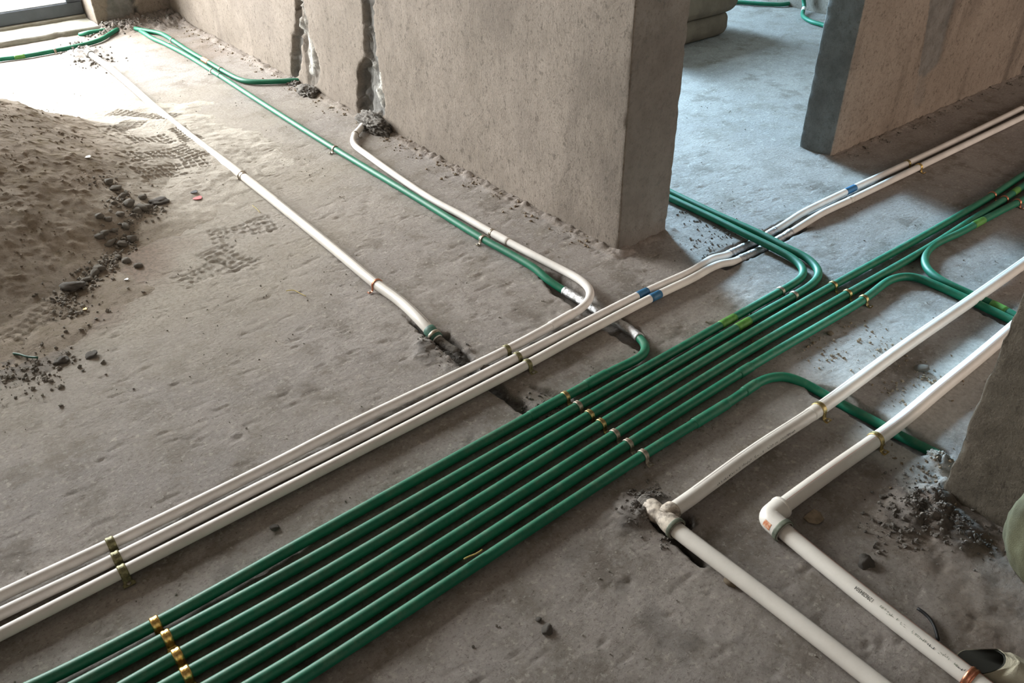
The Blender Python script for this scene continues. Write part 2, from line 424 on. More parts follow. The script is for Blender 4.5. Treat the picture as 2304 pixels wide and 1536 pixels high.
# ------------------------------------------------------------------ structure: floor
WX0, WX1, WY0 = 1.700, 1.932, 1.590           # long wall: left face, right face, end face
RX0, RY0, RY1 = 2.874, 1.598, 1.744           # wall right of the doorway
NX0, NY1 = 1.489, 0.407                       # near wall corner
YB = 5.48
T1 = [(1.8775,1.3922),(2.0857,1.3845),(2.297,1.3877),(2.316,1.3042),(2.1126,1.2997),(1.8841,1.3079)]
T2 = [(1.441,1.6863),(1.4751,1.6088),(1.4601,1.4307),(1.4515,1.2533),(1.4347,1.2006),(1.3726,1.1775),(1.3699,1.3101),(1.3831,1.4517),(1.3897,1.5565)]
T3 = [(0.9832,1.7371),(0.9984,1.6311),(1.0315,1.5753),(1.0104,1.4323),(0.9968,1.3493),(1.0053,1.2167),(0.9988,1.165),(0.9655,1.1754),(0.9632,1.2696),(0.9572,1.3725),(0.9636,1.4919),(0.968,1.5949)]
T4 = [(1.5923,0.8119),(1.6309,0.7521),(1.6265,0.6025),(1.6273,0.4587),(1.5679,0.4519),(1.5644,0.5905),(1.5688,0.7186),(1.5621,0.7819)]
T5 = [(0.9765,0.8007),(1.0062,0.7862),(1.0102,0.7367),(1.039,0.7034),(1.0258,0.6824),(0.9878,0.6827),(0.9659,0.5946),(0.9457,0.5999),(0.9475,0.6945),(0.9566,0.7649)]
T6 = [(2.2949,0.8682),(2.2997,0.7541),(2.2779,0.6389),(2.2517,0.5807),(2.2338,0.6181),(2.2491,0.7285),(2.2681,0.8316)]
T7 = [(1.0482,1.2684),(1.0977,1.1854),(1.1065,1.1327),(1.0912,1.1321),(1.0447,1.2294)]
def warp(x, y, a=.004, s=60):
    return x+a*vn(x*s, y*s, 5), y+a*vn(x*s+31, y*s, 6)
MOUNDS = [  # x,y, radius, height, roughness, kind
    ([(0.9578,1.5227)][0], .075, .010), ([(0.9699,1.4483)][0], .06, .008), ([(0.9522,1.5673)][0], .04, .008),
    ([(0.9585,0.7794)][0], .05, .016), ([(1.0045,0.7743)][0], .03, .010), ([(0.9263,0.7739)][0], .06, .008),
    ([(1.4142,0.42)][0], .06, .020), ([(1.4633,0.4125)][0], .045, .024), ([(1.3654,0.4121)][0], .06, .012), ([(1.4197,0.3361)][0], .07, .016),
    ([(1.5869,0.4695)][0], .03, .018), ([(1.5698,0.4468)][0], .03, .016),
    ([(0.9983,1.1249)][0], .05, .008), ([(1.0466,5.0402)][0], .10, .022), ([(1.0603,4.7967)][0], .05, .012), ([(1.3776,5.4435)][0], .16, .035), ([(1.2593,5.3431)][0], .08, .025),
    ([(1.5582,5.391)][0], .20, .020), ([(1.7911,2.2967)][0], .0, .0), ([(1.686,5.443)][0], .2, .03)]
MOUNDS = [m for m in MOUNDS if m[1] > 0]
SHOES = [([(0.7378,2.5376)][0], [(0.9587,2.4979)][0], .055), ([(0.5471,2.3108)][0], [(0.7277,2.3347)][0], .05), ([(0.7591,2.2721)][0], [(0.7078,2.4641)][0], .05)]
def shoe(x, y, a, b, wd):
    """tread print: depth 0..1 of blocks pressed between two points"""
    ax, ay = a; bx, by = b; L = math.hypot(bx-ax, by-ay); tx, ty = (bx-ax)/L, (by-ay)/L
    u = (x-ax)*tx+(y-ay)*ty; v = -(x-ax)*ty+(y-ay)*tx
    uu = (u-L/2)/(L/2); vv = v/(wd*(1-.25*np.cos(uu*3.0+.8)))
    ins = sst(1-np.maximum(np.abs(uu)**3, np.abs(vv)**3)**(1/3.), 0, .08)
    per = .026; row = np.floor(u/per); fu = np.abs((u/per) % 1-.5)*2
    pv = .032; fv = np.abs(((v+(row % 2)*.5*pv*.0)/pv+.25) % 1-.5)*2
    groove = np.maximum(sst(fu, .74, .86), sst(fv, .84, .93))
    return ins, groove
def floor_h(x, y):
    wx, wy = warp(x, y)
    far = 1-.7*sst(np.maximum(x-2.3, y-3.0), .0, .6)
    z = fbm(x*1.7, y*1.7, 1, 3)*.0035+fbm(x*11, y*11, 2, 3)*.0016+fbm(x*45, y*45, 3, 3)*.0011*far
    ch = fbm(x*22, y*60, 9, 3); z += np.where(ch > .34, -(ch-.34)*.008, 0)*far
    dark = np.zeros_like(x); earth = np.zeros_like(x)
    for poly, dp, bot in ((T1, .036, .5), (T2, .030, .4), (T3, .022, .9), (T4, .034, .35), (T5, .040, .8), (T6, .02, .3), (T7, .006, .3)):
        q = np.array(poly); mk_ = (x > q[:, 0].min()-.06) & (x < q[:, 0].max()+.06) & (y > q[:, 1].min()-.06) & (y < q[:, 1].max()+.06)
        if not mk_.any(): continue
        sd = poly_sd(wx[mk_], wy[mk_], poly); d = sst(sd, -.003, .009)
        z[mk_] += -d*dp+d*fbm(x[mk_]*70, y[mk_]*70, 8, 3)*.006
        dark[mk_] = np.maximum(dark[mk_], d*bot)
    # lumpy mortar inside the filled trench
    sd = np.clip(1-line_d(x, y, [(0.9919,1.5613),(1.0021,1.4291),(0.9998,1.2101)])/.022, 0, 1); z += sd*(.014+.010*fbm(x*80, y*80, 12, 2))*(sst(y, 1.28, 1.36))
    for (c, r, h) in MOUNDS:
        d = np.hypot(x-c[0], y-c[1])/r*(1+.35*fbm(x*30, y*30, 21, 2)); k = np.clip(1-d*d, 0, 1)
        z += h*k*(.65+.9*np.abs(fbm(x*55, y*55, 22, 3))); dark = np.maximum(dark, k*.75*(.6+.6*fbm(x*40, y*40, 23, 2)))
    # droppings along the foot of the walls
    def foot(d, on, h, wd):
        n = .55+.75*fbm(x*18, y*18, 31, 4); return on*h*.42*np.exp(-(np.clip(d, 0, 9)/(wd*(.5+np.clip(n, .1, 1.5))))**1.5)*(.35+.9*np.abs(fbm(x*26, y*26, 33, 4)))
    f = foot(WX0-x, (y > WY0-.03) & (x < WX0+.05), .030, .030)+foot(WY0-y, (x > WX0-.03) & (x < WX1+.03), .022, .026)
    f += foot(RY0-y, (x > RX0-.02) & (y < RY0+.04), .028, .035)+foot(RX0-x, (y > RY0-.02) & (y < RY1) & (x > 2.6), .012, .012)
    f += foot(NX0-x, (y < NY1+.02) & (x < NX0+.05), .026, .03)+foot(YB-y, (x > 1.26) & (x < 1.72), .03, .06)
    z += f
    earth = np.maximum(earth, np.clip(f/.016, 0, .35))
    earth = np.maximum(earth, .75*sst(1-line_d(x, y, [(1.3822,0.3825),(1.3548,0.2579),(1.2731,0.1442)])/.17, 0, .6)*(.5+.5*fbm(x*14, y*14, 41, 3)))
    z += .006*np.clip(1-line_d(x, y, [(1.3822,0.3825),(1.3548,0.2579),(1.2731,0.1442)])/.17, 0, 1)*fbm(x*24, y*24, 43, 4)
    earth = np.maximum(earth, .7*sst(1-line_d(x, y, [(1.55, 4.6), (1.45, 5.35), (1.2, 5.35)])/.25, 0, .7)*(.6+.5*fbm(x*9, y*9, 42, 3)))
    earth = np.maximum(earth, .9*sst(1-line_d(x, y, [(0.0444,2.7315),(0.1303,2.3489),(0.2435,2.3727),(0.3801,2.4505),(0.4981,2.5642)])/.26+.35*fbm(x*7, y*7, 44, 4), .1, .8))
    dark = np.maximum(dark, .45*sst(1-line_d(x, y, [(-0.0258,2.2383),(0.0829,2.1479),(0.1544,2.1263)])/.12+.5*fbm(x*12, y*12, 45, 4), .2, .9))
    dark = np.maximum(dark, .30*sst(fbm(x*9, y*9, 51, 4), .42, .62)*((y < 1.6) & (x < 1.2)))
    pale = np.zeros_like(x)  # pale powder patches that also paint in the brightness of the lit floor
    for pl, wd, st in (([(1.539,0.5663),(1.6669,0.5401),(1.8509,0.5834),(2.0383,0.5979)], .10, .8), ([(1.5695,0.4653),(1.499,0.4169),(1.4873,0.4612)], .06, .8), ([(1.526,0.7848),(1.771,0.8202),(2.0602,0.7973)], .12, .35)):
        pale = np.maximum(pale, st*sst(1-line_d(x, y, pl)/wd*(1+.5*fbm(x*9, y*9, 61, 3)), 0, .5))
    sand = .85*sst(1-np.hypot(x-.15, y-3.2)/1.75+.22*fbm(x*4, y*4, 71, 4), .0, .55)
    sand = np.maximum(sand, .5*sst(1-line_d(x, y, [(.8, 2.3), (.5, 2.0)])/.35+.2*fbm(x*6, y*6, 72, 3), 0, .6))
    for a, b, wd in SHOES:
        i, g = shoe(wx, wy, a, b, wd); z += i*(-.0035*(1-g)+.001*g)
    return z, np.clip(dark, 0, 1), np.clip(sand, 0, 1), np.clip(pale, 0, 1), np.clip(earth, 0, 1)
def axis(a, b, dense0, dense1, fine, grow=1.045, mx=.06):
    v = list(np.arange(dense0, dense1+1e-9, fine)); s = fine
    while v[-1] < b: s = min(mx if v[-1] < 5.4 else .1, s*grow); v.append(v[-1]+s)
    s = fine; l = []
    c = dense0
    while c > a: s = min(mx*3, s*1.12); c -= s; l.append(c)
    return np.array(l[::-1]+v)
gx = axis(-3.0, 6.6, -.15, 2.3, .0062, 1.03, .013); gy = axis(-2.5, 5.86, .05, 3.0, .0062, 1.03, .013)
X, Y = np.meshgrid(gx, gy, indexing='ij')
Z, dk, sa, pl_, ea = floor_h(X, Y)
o = mk('floor', np.stack([X, Y, Z], -1).reshape(-1, 3), grid_faces(len(gx), len(gy))[:, ::-1].copy(), M['floor'], origin=(0, 0, 0),
       attrs=dict(dark=dk, sand=sa, pale=pl_, earth=ea))
FLOOR = o
if o.data.polygons[0].normal.z < 0: o.data.flip_normals()
tag(o, 'bare rough concrete floor with chiselled trenches', None, None, 'structure')

# ------------------------------------------------------------------ structure: walls
def rough_wall(name, corners, fine, zf, mat, label, disp=None, seed=0, ztop=2.7, dz=.012, amp=.0022, edge_amp=.0045, rad=.005):
    """corners: plan polygon counter-clockwise; fine[i]: spacing along edge i. A real solid with chipped vertical edges."""
    n = len(corners); P = []; N = []; E = []
    for i in range(n):
        a = np.array(corners[i], float); b = np.array(corners[(i+1) % n], float); d = b-a; L = np.linalg.norm(d); d /= L; nr = np.array([d[1], -d[0]])
        k = max(2, int((L-2*rad)/fine[i]))
        for t in np.linspace(rad, L-rad, k): P.append(a+d*t); N.append(nr); E.append(min(t, L-t))
        c = np.array(corners[(i+2) % n], float)-b; c /= np.linalg.norm(c); n2 = np.array([c[1], -c[0]]); m = nr+n2; m /= np.linalg.norm(m)
        P.append(b-m*rad*.42); N.append(m); E.append(0)
    P = np.array(P); N = np.array(N); E = np.array(E)
    s = np.concatenate([[0], np.cumsum(np.linalg.norm(np.diff(P, axis=0), axis=1))])
    zs = np.concatenate([np.arange(-.03, zf, dz), np.linspace(zf, ztop, max(3, int((ztop-zf)/.09)))])
    S_, Z_ = np.meshgrid(s, zs); Px = np.broadcast_to(P[:, 0], S_.shape); Py = np.broadcast_to(P[:, 1], S_.shape); En = np.broadcast_to(E, S_.shape)
    off = amp*.6*fbm(S_*6+seed, Z_*6, 100+seed, 3)+amp*.7*fbm(S_*40, Z_*40, 101+seed, 3)
    eg = np.exp(-En/.012); off -= eg*edge_amp*np.clip(.15+1.5*fbm(S_*.01+seed, Z_*45, 103+seed, 4), 0, 2)
    mo = np.zeros_like(S_); wh = np.zeros_like(S_)
    if disp: off, mo, wh = disp(Px, Py, Z_, off, mo, wh)
    V = np.stack([Px+N[:, 0]*off, Py+N[:, 1]*off, Z_], -1).reshape(-1, 3)
    o = mk(name, V, grid_faces(len(zs), len(P), True), mat, origin=(P[:, 0].mean(), P[:, 1].mean(), 0), attrs=dict(mortar=mo, white=wh))
    return tag(o, label, None, None, 'structure')
# chases chiselled in the long wall, outlines as (y, z) on its left face
C1L = [(3.6498,0.5223),(3.6782,0.4059),(3.7175,0.2821),(3.7718,0.2311),(3.809,0.1406),(3.8495,0.0678),(3.8668,0.0072),(3.8061,0.0175),(3.7479,0.0913),(3.6851,0.2085),(3.6621,0.2633),(3.681,0.2853),(3.6187,0.4162),(3.5964,0.5303)]
C1R = [(3.5964,0.5303),(3.6187,0.4162),(3.6679,0.272),(3.6613,0.2135),(3.6813,0.1275),(3.6731,0.071),(3.6944,0.0062),(3.626,0.0234),(3.5551,0.0827),(3.533,0.1411),(3.5612,0.2149),(3.5947,0.2573),(3.5892,0.3265),(3.6088,0.3953),(3.5788,0.5329)]
C1W = [(3.6319,0.525),(3.6552,0.4099),(3.6748,0.2904),(3.6447,0.237),(3.6546,0.1541),(3.6746,0.0664),(3.571,0.0871),(3.556,0.1357),(3.5842,0.2099),(3.6097,0.264),(3.6165,0.3212),(3.6165,0.3977),(3.5876,0.5316)]
C2 = [(3.0616,0.6107),(3.0744,0.51),(3.0723,0.4427),(3.0698,0.3913),(3.1028,0.3225),(3.088,0.277),(3.1535,0.2438),(3.1877,0.1449),(3.2056,0.0521),(3.2109,-0.0036),(2.9904,0.058),(2.9726,0.1144),(2.985,0.1952),(2.9918,0.2664),(3.0102,0.3123),(2.992,0.3339),(2.9962,0.3801),(3.0049,0.4042),(3.0009,0.4561),(2.9795,0.5264),(2.9654,0.6251)]
C2W = [(3.0763,0.2651),(3.0286,0.2903),(2.9956,0.2474),(2.9815,0.1776),(2.9764,0.0945),(3.0309,0.07),(3.049,0.1227),(3.0703,0.1927)]
C2B = [(3.1535,0.2438),(3.088,0.277),(3.0654,0.2493),(3.0941,0.1492),(3.1296,0.0191),(3.2109,-0.0036),(3.1877,0.1449)]
def disp_long(x, y, z, off, mo, wh):
    f = (x < WX0+.020)
    mo = np.where((y < WY0+.012) & (x > WX0+.003) & (x < WX1+.002), .5, mo)
    yw = y+.010*vn(y*40, z*40, 7)+.006*vn(y*110, z*110, 8); zw = z+.010*vn(y*40+9, z*40, 17)
    for poly, dp, m in ((C1L, .030, .75), (C1R, .014, .3), (C2, .022, .8), (C2B, .018, .9)):
        q = np.array(poly); k = f & (y > q[:, 0].min()-.05) & (y < q[:, 0].max()+.05) & (z < q[:, 1].max()+.05)
        sd = poly_sd(yw[k], zw[k], poly); d = sst(sd, -.002, .007)
        off[k] -= d*(dp+.010*fbm(y[k]*50, z[k]*28, 55, 3)); mo[k] = np.maximum(mo[k], d*m)
    for poly in (C1W, C2W):
        q = np.array(poly); k = f & (y > q[:, 0].min()-.05) & (y < q[:, 0].max()+.05)
        sd = poly_sd(yw[k], zw[k], poly); d = sst(sd, -.003, .010); wv = sst(fbm(y[k]*70, z[k]*14, 57, 3), -.25, .1)
        off[k] += d*.010*wv; wh[k] = np.maximum(wh[k], d*wv)
    return off, mo, wh
wl = rough_wall('wall_middle', [(WX0, WY0), (WX1, WY0+.006), (WX1+.01, YB+.2), (WX0+.012, YB+.2)], [.012, .02, .3, .012], .85, M['plaster'],
                'long plastered wall between the two rooms with two chiselled pipe chases', disp_long, 1)
C3 = [(3.3408,0.5779),(3.3433,0.5135),(3.3807,0.3571),(3.3969,0.2488),(3.4123,0.2059),(3.477,0.1888),(3.5573,0.224),(3.5689,0.2546),(3.5508,0.3616),(3.5511,0.4818),(3.5458,0.549)]
C3B = [(3.42,0.2043),(3.4849,0.1871),(3.5323,0.0711),(3.4737,0.046),(3.4167,0.1162)]
C4 = [(4.4338,0.0408),(4.4658,0.0601),(4.5751,0.0773),(4.7444,-0.0439),(4.6143,-0.0351),(4.4673,0.0082)]
def disp_right(x, y, z, off, mo, wh):
    f = (y < RY0+.003) & (x > RX0+.02)
    mo = np.where((x < RX0+.006) & (y > RY0+.004), .8, mo)
    xw = x+.006*vn(x*60, z*60, 7); zw = z+.006*vn(x*60+9, z*60, 17)
    for poly, dp, m in ((C3, .008, .75), (C3B, .005, .25), (C4, .05, .9)):
        q = np.array(poly); k = f & (x > q[:, 0].min()-.05) & (x < q[:, 0].max()+.05)
        sd = poly_sd(xw[k], zw[k], poly); d = sst(sd, -.002, .008)
        off[k] -= d*dp; mo[k] = np.maximum(mo[k], d*m)
    return off, mo, wh
rough_wall('wall_right', [(RX0, RY0), (5.2, RY0-.02), (5.2, RY1), (RX0, RY1)], [.012, .2, .2, .02], .75, M['plaster_r'],
           'short plastered wall right of the doorway with a mortar filled chase', disp_right, 3, edge_amp=.003)
rough_wall('wall_near', [(NX0, NY1), (NX0+.01, -1.6), (NX0+.24, -1.6), (NX0+.24, NY1)], [.012, .3, .3, .02], 1.2, M['stucco'],
           'coarse cement wall end close to the camera on the right', None, 5, amp=.0035, edge_amp=.007)
C5 = [(1.3712,0.2434),(1.3539,0.1481),(1.3181,0.0234),(1.4652,-0.0118),(1.4836,0.0265),(1.5026,0.1253),(1.5238,0.222)]
C6 = [(1.5343,0.2696),(1.5026,0.1253),(1.4896,-0.0003),(1.5125,-0.0146),(1.5132,0.0474),(1.5127,0.1238),(1.5443,0.2683)]
def disp_back(x, y, z, off, mo, wh):
    f = (y < YB+.01) & (x < 1.71) & (x > 1.2)
    for poly, dp, m in ((C5, .004, .9), (C6, .035, 1.0)):
        q = np.array(poly); k = f
        sd = poly_sd(x[k]+.006*vn(x[k]*50, z[k]*50, 7), z[k], poly); d = sst(sd, -.002, .007)
        off[k] -= d*dp; mo[k] = np.maximum(mo[k], d*m)
    return off, mo, wh
rough_wall('wall_back', [(1.266, YB), (1.80, YB), (1.80, YB+.36), (1.266, YB+.36)], [.014, .3, .3, .02], .5, M['plaster'],
           'plastered wall beside the balcony window in the far corner', disp_back, 7)
def plain_wall(name, b, label, mat='plaster'):
    V, F = box(*b); o = mk(name, V, F, M[mat], smooth=False); return tag(o, label, None, None, 'structure')
plain_wall('wall_left', (-3.1, -2.9, -2.6, 6.3, -.05, 2.7), 'plastered wall far to the left')
plain_wall('wall_back_left', (-2.9, -1.9, 5.48, 5.84, -.05, 2.7), 'plastered wall left of the balcony window')
plain_wall('wall_above_window', (-1.9, 1.266, 5.48, 5.84, 2.35, 2.7), 'lintel above the balcony window')
plain_wall('wall_far_left', (1.95, 3.0, 5.5, 5.7, -.05, 2.7), 'far room wall left of its window')
plain_wall('wall_far_right', (4.0, 4.95, 5.5, 5.7, -.05, 2.7), 'far room wall right of its window')
plain_wall('wall_far_above', (3.0, 4.0, 5.5, 5.7, 2.45, 2.7), 'lintel above the far window')
rough_wall('wall_far_side', [(4.735, RY1+.01), (4.95, RY1+.01), (4.95, 5.5), (4.735, 5.5)], [.3, .3, .3, .03], .4, M['plaster'],
           'side wall of the room behind the doorway', None, 9, dz=.03)
V, F = box(-3.1, 6.6, -2.6, 6.3, 2.7, 2.85); tag(mk('ceiling', V, F, M['plaster'], smooth=False), 'concrete ceiling slab', None, None, 'structure')

# window: curb, threshold, frame, glass
V, F = bevel_box(-2.0, 1.262, 5.43, 5.95, -.03, .030, .004)
gxx = np.arange(-2.0, 1.262, .02); prof = [(5.432, -.02), (5.430, .012), (5.434, .027), (5.442, .030), (5.52, .031), (5.60, .030), (5.70, .031), (5.95, .031)]
V = []; 
for x in gxx:
    for (y, z) in prof:
        V.append((x, y+.006*float(vn(x*9, z*30, 3))*(1 if y < 5.45 else 0)-(.02 if (1.02 < x < 1.06 and y < 5.45) else 0)*-1, z+.003*float(vn(x*14, y*20, 4))))
tag(mk('trim_1', V, grid_faces(len(gxx), len(prof)), M['curb'], origin=(-.3, 5.6, 0)), 'raised cement curb under the balcony window', None, None, 'structure')
wr = empty('window_1', (0, 5.7, .03)); tag(wr, 'charcoal framed balcony window at the far left', None, None, 'structure')
V, F = bevel_box(-1.9, 1.262, 5.665, 5.80, .029, .048, .003); mk('threshold', V, F, M['curb'], wr, False)
V, F = bevel_box(-1.9, 1.262, 5.690, 5.75, .048, .121, .004); mk('bottom_rail', V, F, M['frame'], wr, False)
V, F = bevel_box(-1.9, 1.19, 5.700, 5.712, .121, .127, .002); mk('glazing_bead', V, F, M['frame_l'], wr, False)
V, F = bevel_box(1.178, 1.262, 5.690, 5.75, .121, 2.34, .004); mk('window_frame', V, F, M['frame'], wr, False)
V, F = bevel_box(-.42, -.34, 5.690, 5.75, .121, 2.34, .004); mk('window_frame', V, F, M['frame'], wr, False)
V, F = bevel_box(-1.9, -1.82, 5.690, 5.75, .121, 2.34, .004); mk('window_frame', V, F, M['frame'], wr, False)
V, F = bevel_box(-1.9, 1.262, 5.690, 5.75, 2.27, 2.35, .004); mk('top_rail', V, F, M['frame'], wr, False)
for a, b in ((-1.82, -.42), (-.34, 1.178)):
    V, F = box(a, b, 5.716, 5.722, .121, 2.27); mk('window_pane', V, F, M['glass'], wr, False)
V, F = box(-3.0, 2.6, 5.95, 8.6, -.14, -.02); tag(mk('bright_view_slab', V, F, mat_simple('pale_view_slab', srgb(214, 214, 210), srgb(204, 204, 200), 6, .6), smooth=False), 'added pale slab outside the window that keeps the view bright', None, None, 'structure')  # slab added so the view through the glass comes out white
w2 = empty('window_2', (3.7, 5.6, 0)); tag(w2, 'window of the room behind the doorway', None, None, 'structure')
for nm, b in (('bottom_rail', (3.0, 4.0, 5.58, 5.63, -.02, .09)), ('top_rail', (3.0, 4.0, 5.58, 5.63, 2.38, 2.45)), ('window_frame', (3.0, 3.05, 5.58, 5.63, .09, 2.38)), ('window_frame', (3.95, 4.0, 5.58, 5.63, .09, 2.38))):
    V, F = bevel_box(*b); mk(nm, V, F, M['frame'], w2, False)
V, F = box(3.05, 3.95, 5.60, 5.606, .09, 2.38); mk('window_pane', V, F, M['glass'], w2, False)

# ------------------------------------------------------------------ sand pile
def sand_h(x, y):
    dx = x+.24; dy = y-3.36; d = np.hypot(dx, dy*1.02); th = np.arctan2(dy, dx)
    R0 = 1.08+.05*np.sin(th*3+1)+.06*fbm(np.cos(th)*2+5, np.sin(th)*2, 81, 3)
    h = .43*np.clip(1-d/R0, 0, 1)**1.05
    h += .085*np.exp(-(((x-.42)/.24)**2+((y-3.72)/.20)**2))
    sl = sst(h, 0, .05)
    # rills down the slope, slumps and clods
    ru = x+.22*(y-3)+.03*fbm(x*3, y*3, 91, 2)
    h += sl*(.022*fbm(ru*7, y*.8, 82, 3)+.006*fbm(ru*26, y*1.3, 90, 3)+.005*fbm(x*6, y*6, 83, 3)+.0025*fbm(x*34, y*34, 84, 4))
    h -= .05*np.exp(-(((x-.15)/.10)**2+((y-3.14)/.12)**2))*.6; h += .035*np.exp(-(((x-.22)/.06)**2+((y-3.10)/.05)**2))
    h += sl*.010*np.clip(fbm(x*55, y*55, 85, 2)-.25, 0, 1)
    dd = np.hypot(x-.62, (y-3.42)*.8); sk = .032*sst(1.0-dd/.74+.22*fbm(x*5, y*5, 86, 4), .0, .55)
    sk += .018*sst(1.-np.hypot(x-.05, y-2.62)/.55+.2*fbm(x*6, y*6, 87, 3), 0, .5)
    h = h+sk+sst(sk, 0, .01)*(.004*fbm(x*14, y*14, 88, 4)+.0015*fbm(x*60, y*60, 89, 3))
    wx, wy = warp(x, y, .0022, 30); dep = np.zeros_like(h)
    for a, b, wd in PR:
        i, g = shoe(wx, wy, a, b, wd); dep = dep*(1-i)+i*(-.0042*(1-g)+.0012*g)
    h += sst(sk, .004, .014)*dep
    return h-.004, sst(h, .0, .2)
PR = [([(0.8524,3.9239)][0], [(1.0608,3.6735)][0], .05), ([(0.7567,3.548)][0], [(0.9014,3.7188)][0], .045), ([(0.7789,3.408)][0], [(0.9512,3.4324)][0], .050), ([(0.7131,3.2103)][0], [(0.9803,3.2665)][0], .055),
      ([(0.9181,3.3193)][0], [(0.9541,3.1322)][0], .05), ([(0.6915,3.0478)][0], [(0.8574,3.0881)][0], .05), ([(0.0734,2.2989)][0], [(0.2503,2.3977)][0], .05), ([(0.8246,3.1158)][0], [(0.9691,3.1027)][0], .045), ([(1.0059,3.528)][0], [(1.0073,3.3347)][0], .04)]
sx = np.concatenate([np.arange(-1.6, -.4, .03), np.arange(-.4, .5, .006), np.arange(.5, 1.4, .0036)]); sy = np.concatenate([np.arange(1.95, 2.3, .008), np.arange(2.3, 2.85, .006), np.arange(2.85, 4.05, .0036), np.arange(4.05, 4.8, .02)])
X, Y = np.meshgrid(sx, sy, indexing='ij'); Zs, wet = sand_h(X, Y)
zf = floor_h(X, Y)[0]
o = mk('sand_pile', np.stack([X, Y, np.where(Zs > -.002, Zs+np.minimum(zf, 0), -.012)], -1).reshape(-1, 3), grid_faces(len(sx), len(sy))[:, ::-1].copy(), M['sand'],
       origin=(-.2, 3.3, 0), attrs=dict(dry=(1-np.clip(wet*1.6, 0, 1))*sst(Y+.5*X, 2.85, 3.25)+.15*(1-sst(Y+.5*X, 2.85, 3.25))))
# faces that lie wholly under the floor are removed
import bmesh
bm = bmesh.new(); bm.from_mesh(o.data); bmesh.ops.delete(bm, geom=[f for f in bm.faces if all(v.co.z < -.0115 for v in f.verts)], context='FACES')
loose = [v for v in bm.verts if not v.link_faces]; bmesh.ops.delete(bm, geom=loose, context='VERTS')
bm.normal_update()
if sum(f.normal.z for f in bm.faces) < 0: bmesh.ops.reverse_faces(bm, faces=bm.faces)
SAND = o
bm.to_mesh(o.data); bm.free()
tag(o, 'heap of brown building sand with trodden shoe prints at its foot, left edge', 'sand', None, 'stuff')

# ------------------------------------------------------------------ pipes
RG, RC, RB = .0120, .0122, .0165
GZ, CZ, BZ = .0140, .0155, .0180
Gs = [
 [(-0.2274,1.1619,0.014),(-0.1165,1.1483,0.014),(0.0705,1.1399,0.014),(0.3848,1.1435,0.014),(1.0756,1.1496,0.014),(1.2198,1.1501,0.014),(1.275,1.148,0.014),(1.3111,1.1453,0.014),(1.3434,1.1461,0.014),(1.3746,1.1597,0.012),(1.4004,1.1885,0.006),(1.4159,1.2191,0),(1.4299,1.2658,-0.006),(1.4336,1.3749,-0.01),(1.4329,1.4865,-0.01),(1.4278,1.5535,-0.006),(1.4205,1.6082,0.004),(1.4246,1.6629,0.012),(1.4232,1.7669,0.014),(1.416,1.9255,0.014),(1.42,2.3063,0.014),(1.4192,2.9086,0.014),(1.4297,3.6033,0.014),(1.4432,4.1243,0.014),(1.4484,4.5841,0.014),(1.4353,4.8708,0.014),(1.4239,4.9854,0.014),(1.4232,5.1059,0.014),(1.4348,5.2826,0.004)],
 [(-0.1585,1.1055,0.014),(0.0751,1.0987,0.014),(0.3585,1.0934,0.014),(1.0786,1.1032,0.014),(1.7704,1.1092,0.014),(1.8849,1.1099,0.014),(1.953,1.1111,0.014),(1.998,1.1166,0.014),(2.0348,1.1344,0.0135),(2.0578,1.1605,0.015),(2.0714,1.198,0.017),(2.0787,1.2631,0.018),(2.0849,1.3731,0.018),(2.0978,1.536,0.016),(2.1061,1.7266,0.014),(2.1145,1.9145,0.014)],
 [(-0.1313,1.0495,0.014),(0.0763,1.0502,0.014),(0.3335,1.0459,0.014),(1.0775,1.0614,0.014),(1.7223,1.0722,0.014),(1.8941,1.0706,0.014),(1.9784,1.0735,0.014),(2.0323,1.0846,0.014),(2.0719,1.1068,0.0135),(2.0909,1.1327,0.015),(2.1075,1.1749,0.017),(2.1125,1.261,0.018),(2.1233,1.3567,0.018),(2.1288,1.5618,0.016),(2.1414,1.7584,0.014),(2.1496,1.9258,0.014)],
 [(-0.1148,1.009,0.014),(0.075,1.0055,0.014),(0.3094,1,0.014),(1.0763,1.0207,0.014),(1.6692,1.0314,0.014),(2.0292,1.031,0.014),(2.2674,1.0261,0.014),(2.558,1.0209,0.014),(2.9842,1.0222,0.014),(3.2517,1.0331,0.014),(3.6976,1.0347,0.014)],
 [(-0.0591,0.9635,0.014),(0.2865,0.9565,0.014),(1.0741,0.9741,0.014),(1.607,0.9835,0.014),(2.0201,0.9779,0.014),(2.1886,0.9739,0.014),(2.4655,0.9701,0.014),(2.7042,0.9754,0.014),(2.9842,0.9803,0.014),(3.1544,0.989,0.014),(3.6038,0.9967,0.014)],
 [(0.012,0.9206,0.014),(0.2639,0.9135,0.014),(1.074,0.931,0.014),(1.5466,0.937,0.014),(2.0276,0.931,0.014),(2.1141,0.9374,0.014),(2.1788,0.9419,0.014),(2.226,0.9324,0.014),(2.2596,0.9076,0.014),(2.2648,0.8601,0.014),(2.2673,0.7513,0.01),(2.2667,0.6288,0.004),(2.2551,0.5481,0.004)],
 [(0.068,0.8749,0.014),(0.2421,0.8719,0.014),(1.0731,0.8843,0.014),(1.3705,0.8808,0.014),(1.4777,0.8841,0.014),(1.5141,0.8819,0.014),(1.5404,0.8719,0.014),(1.5668,0.8533,0.012),(1.5843,0.8181,0.006),(1.5955,0.7834,-0.004),(1.6028,0.755,-0.01),(1.605,0.7072,-0.012),(1.6094,0.6284,-0.012),(1.6076,0.5824,-0.012),(1.6122,0.5226,-0.012),(1.6156,0.4698,-0.012)]]
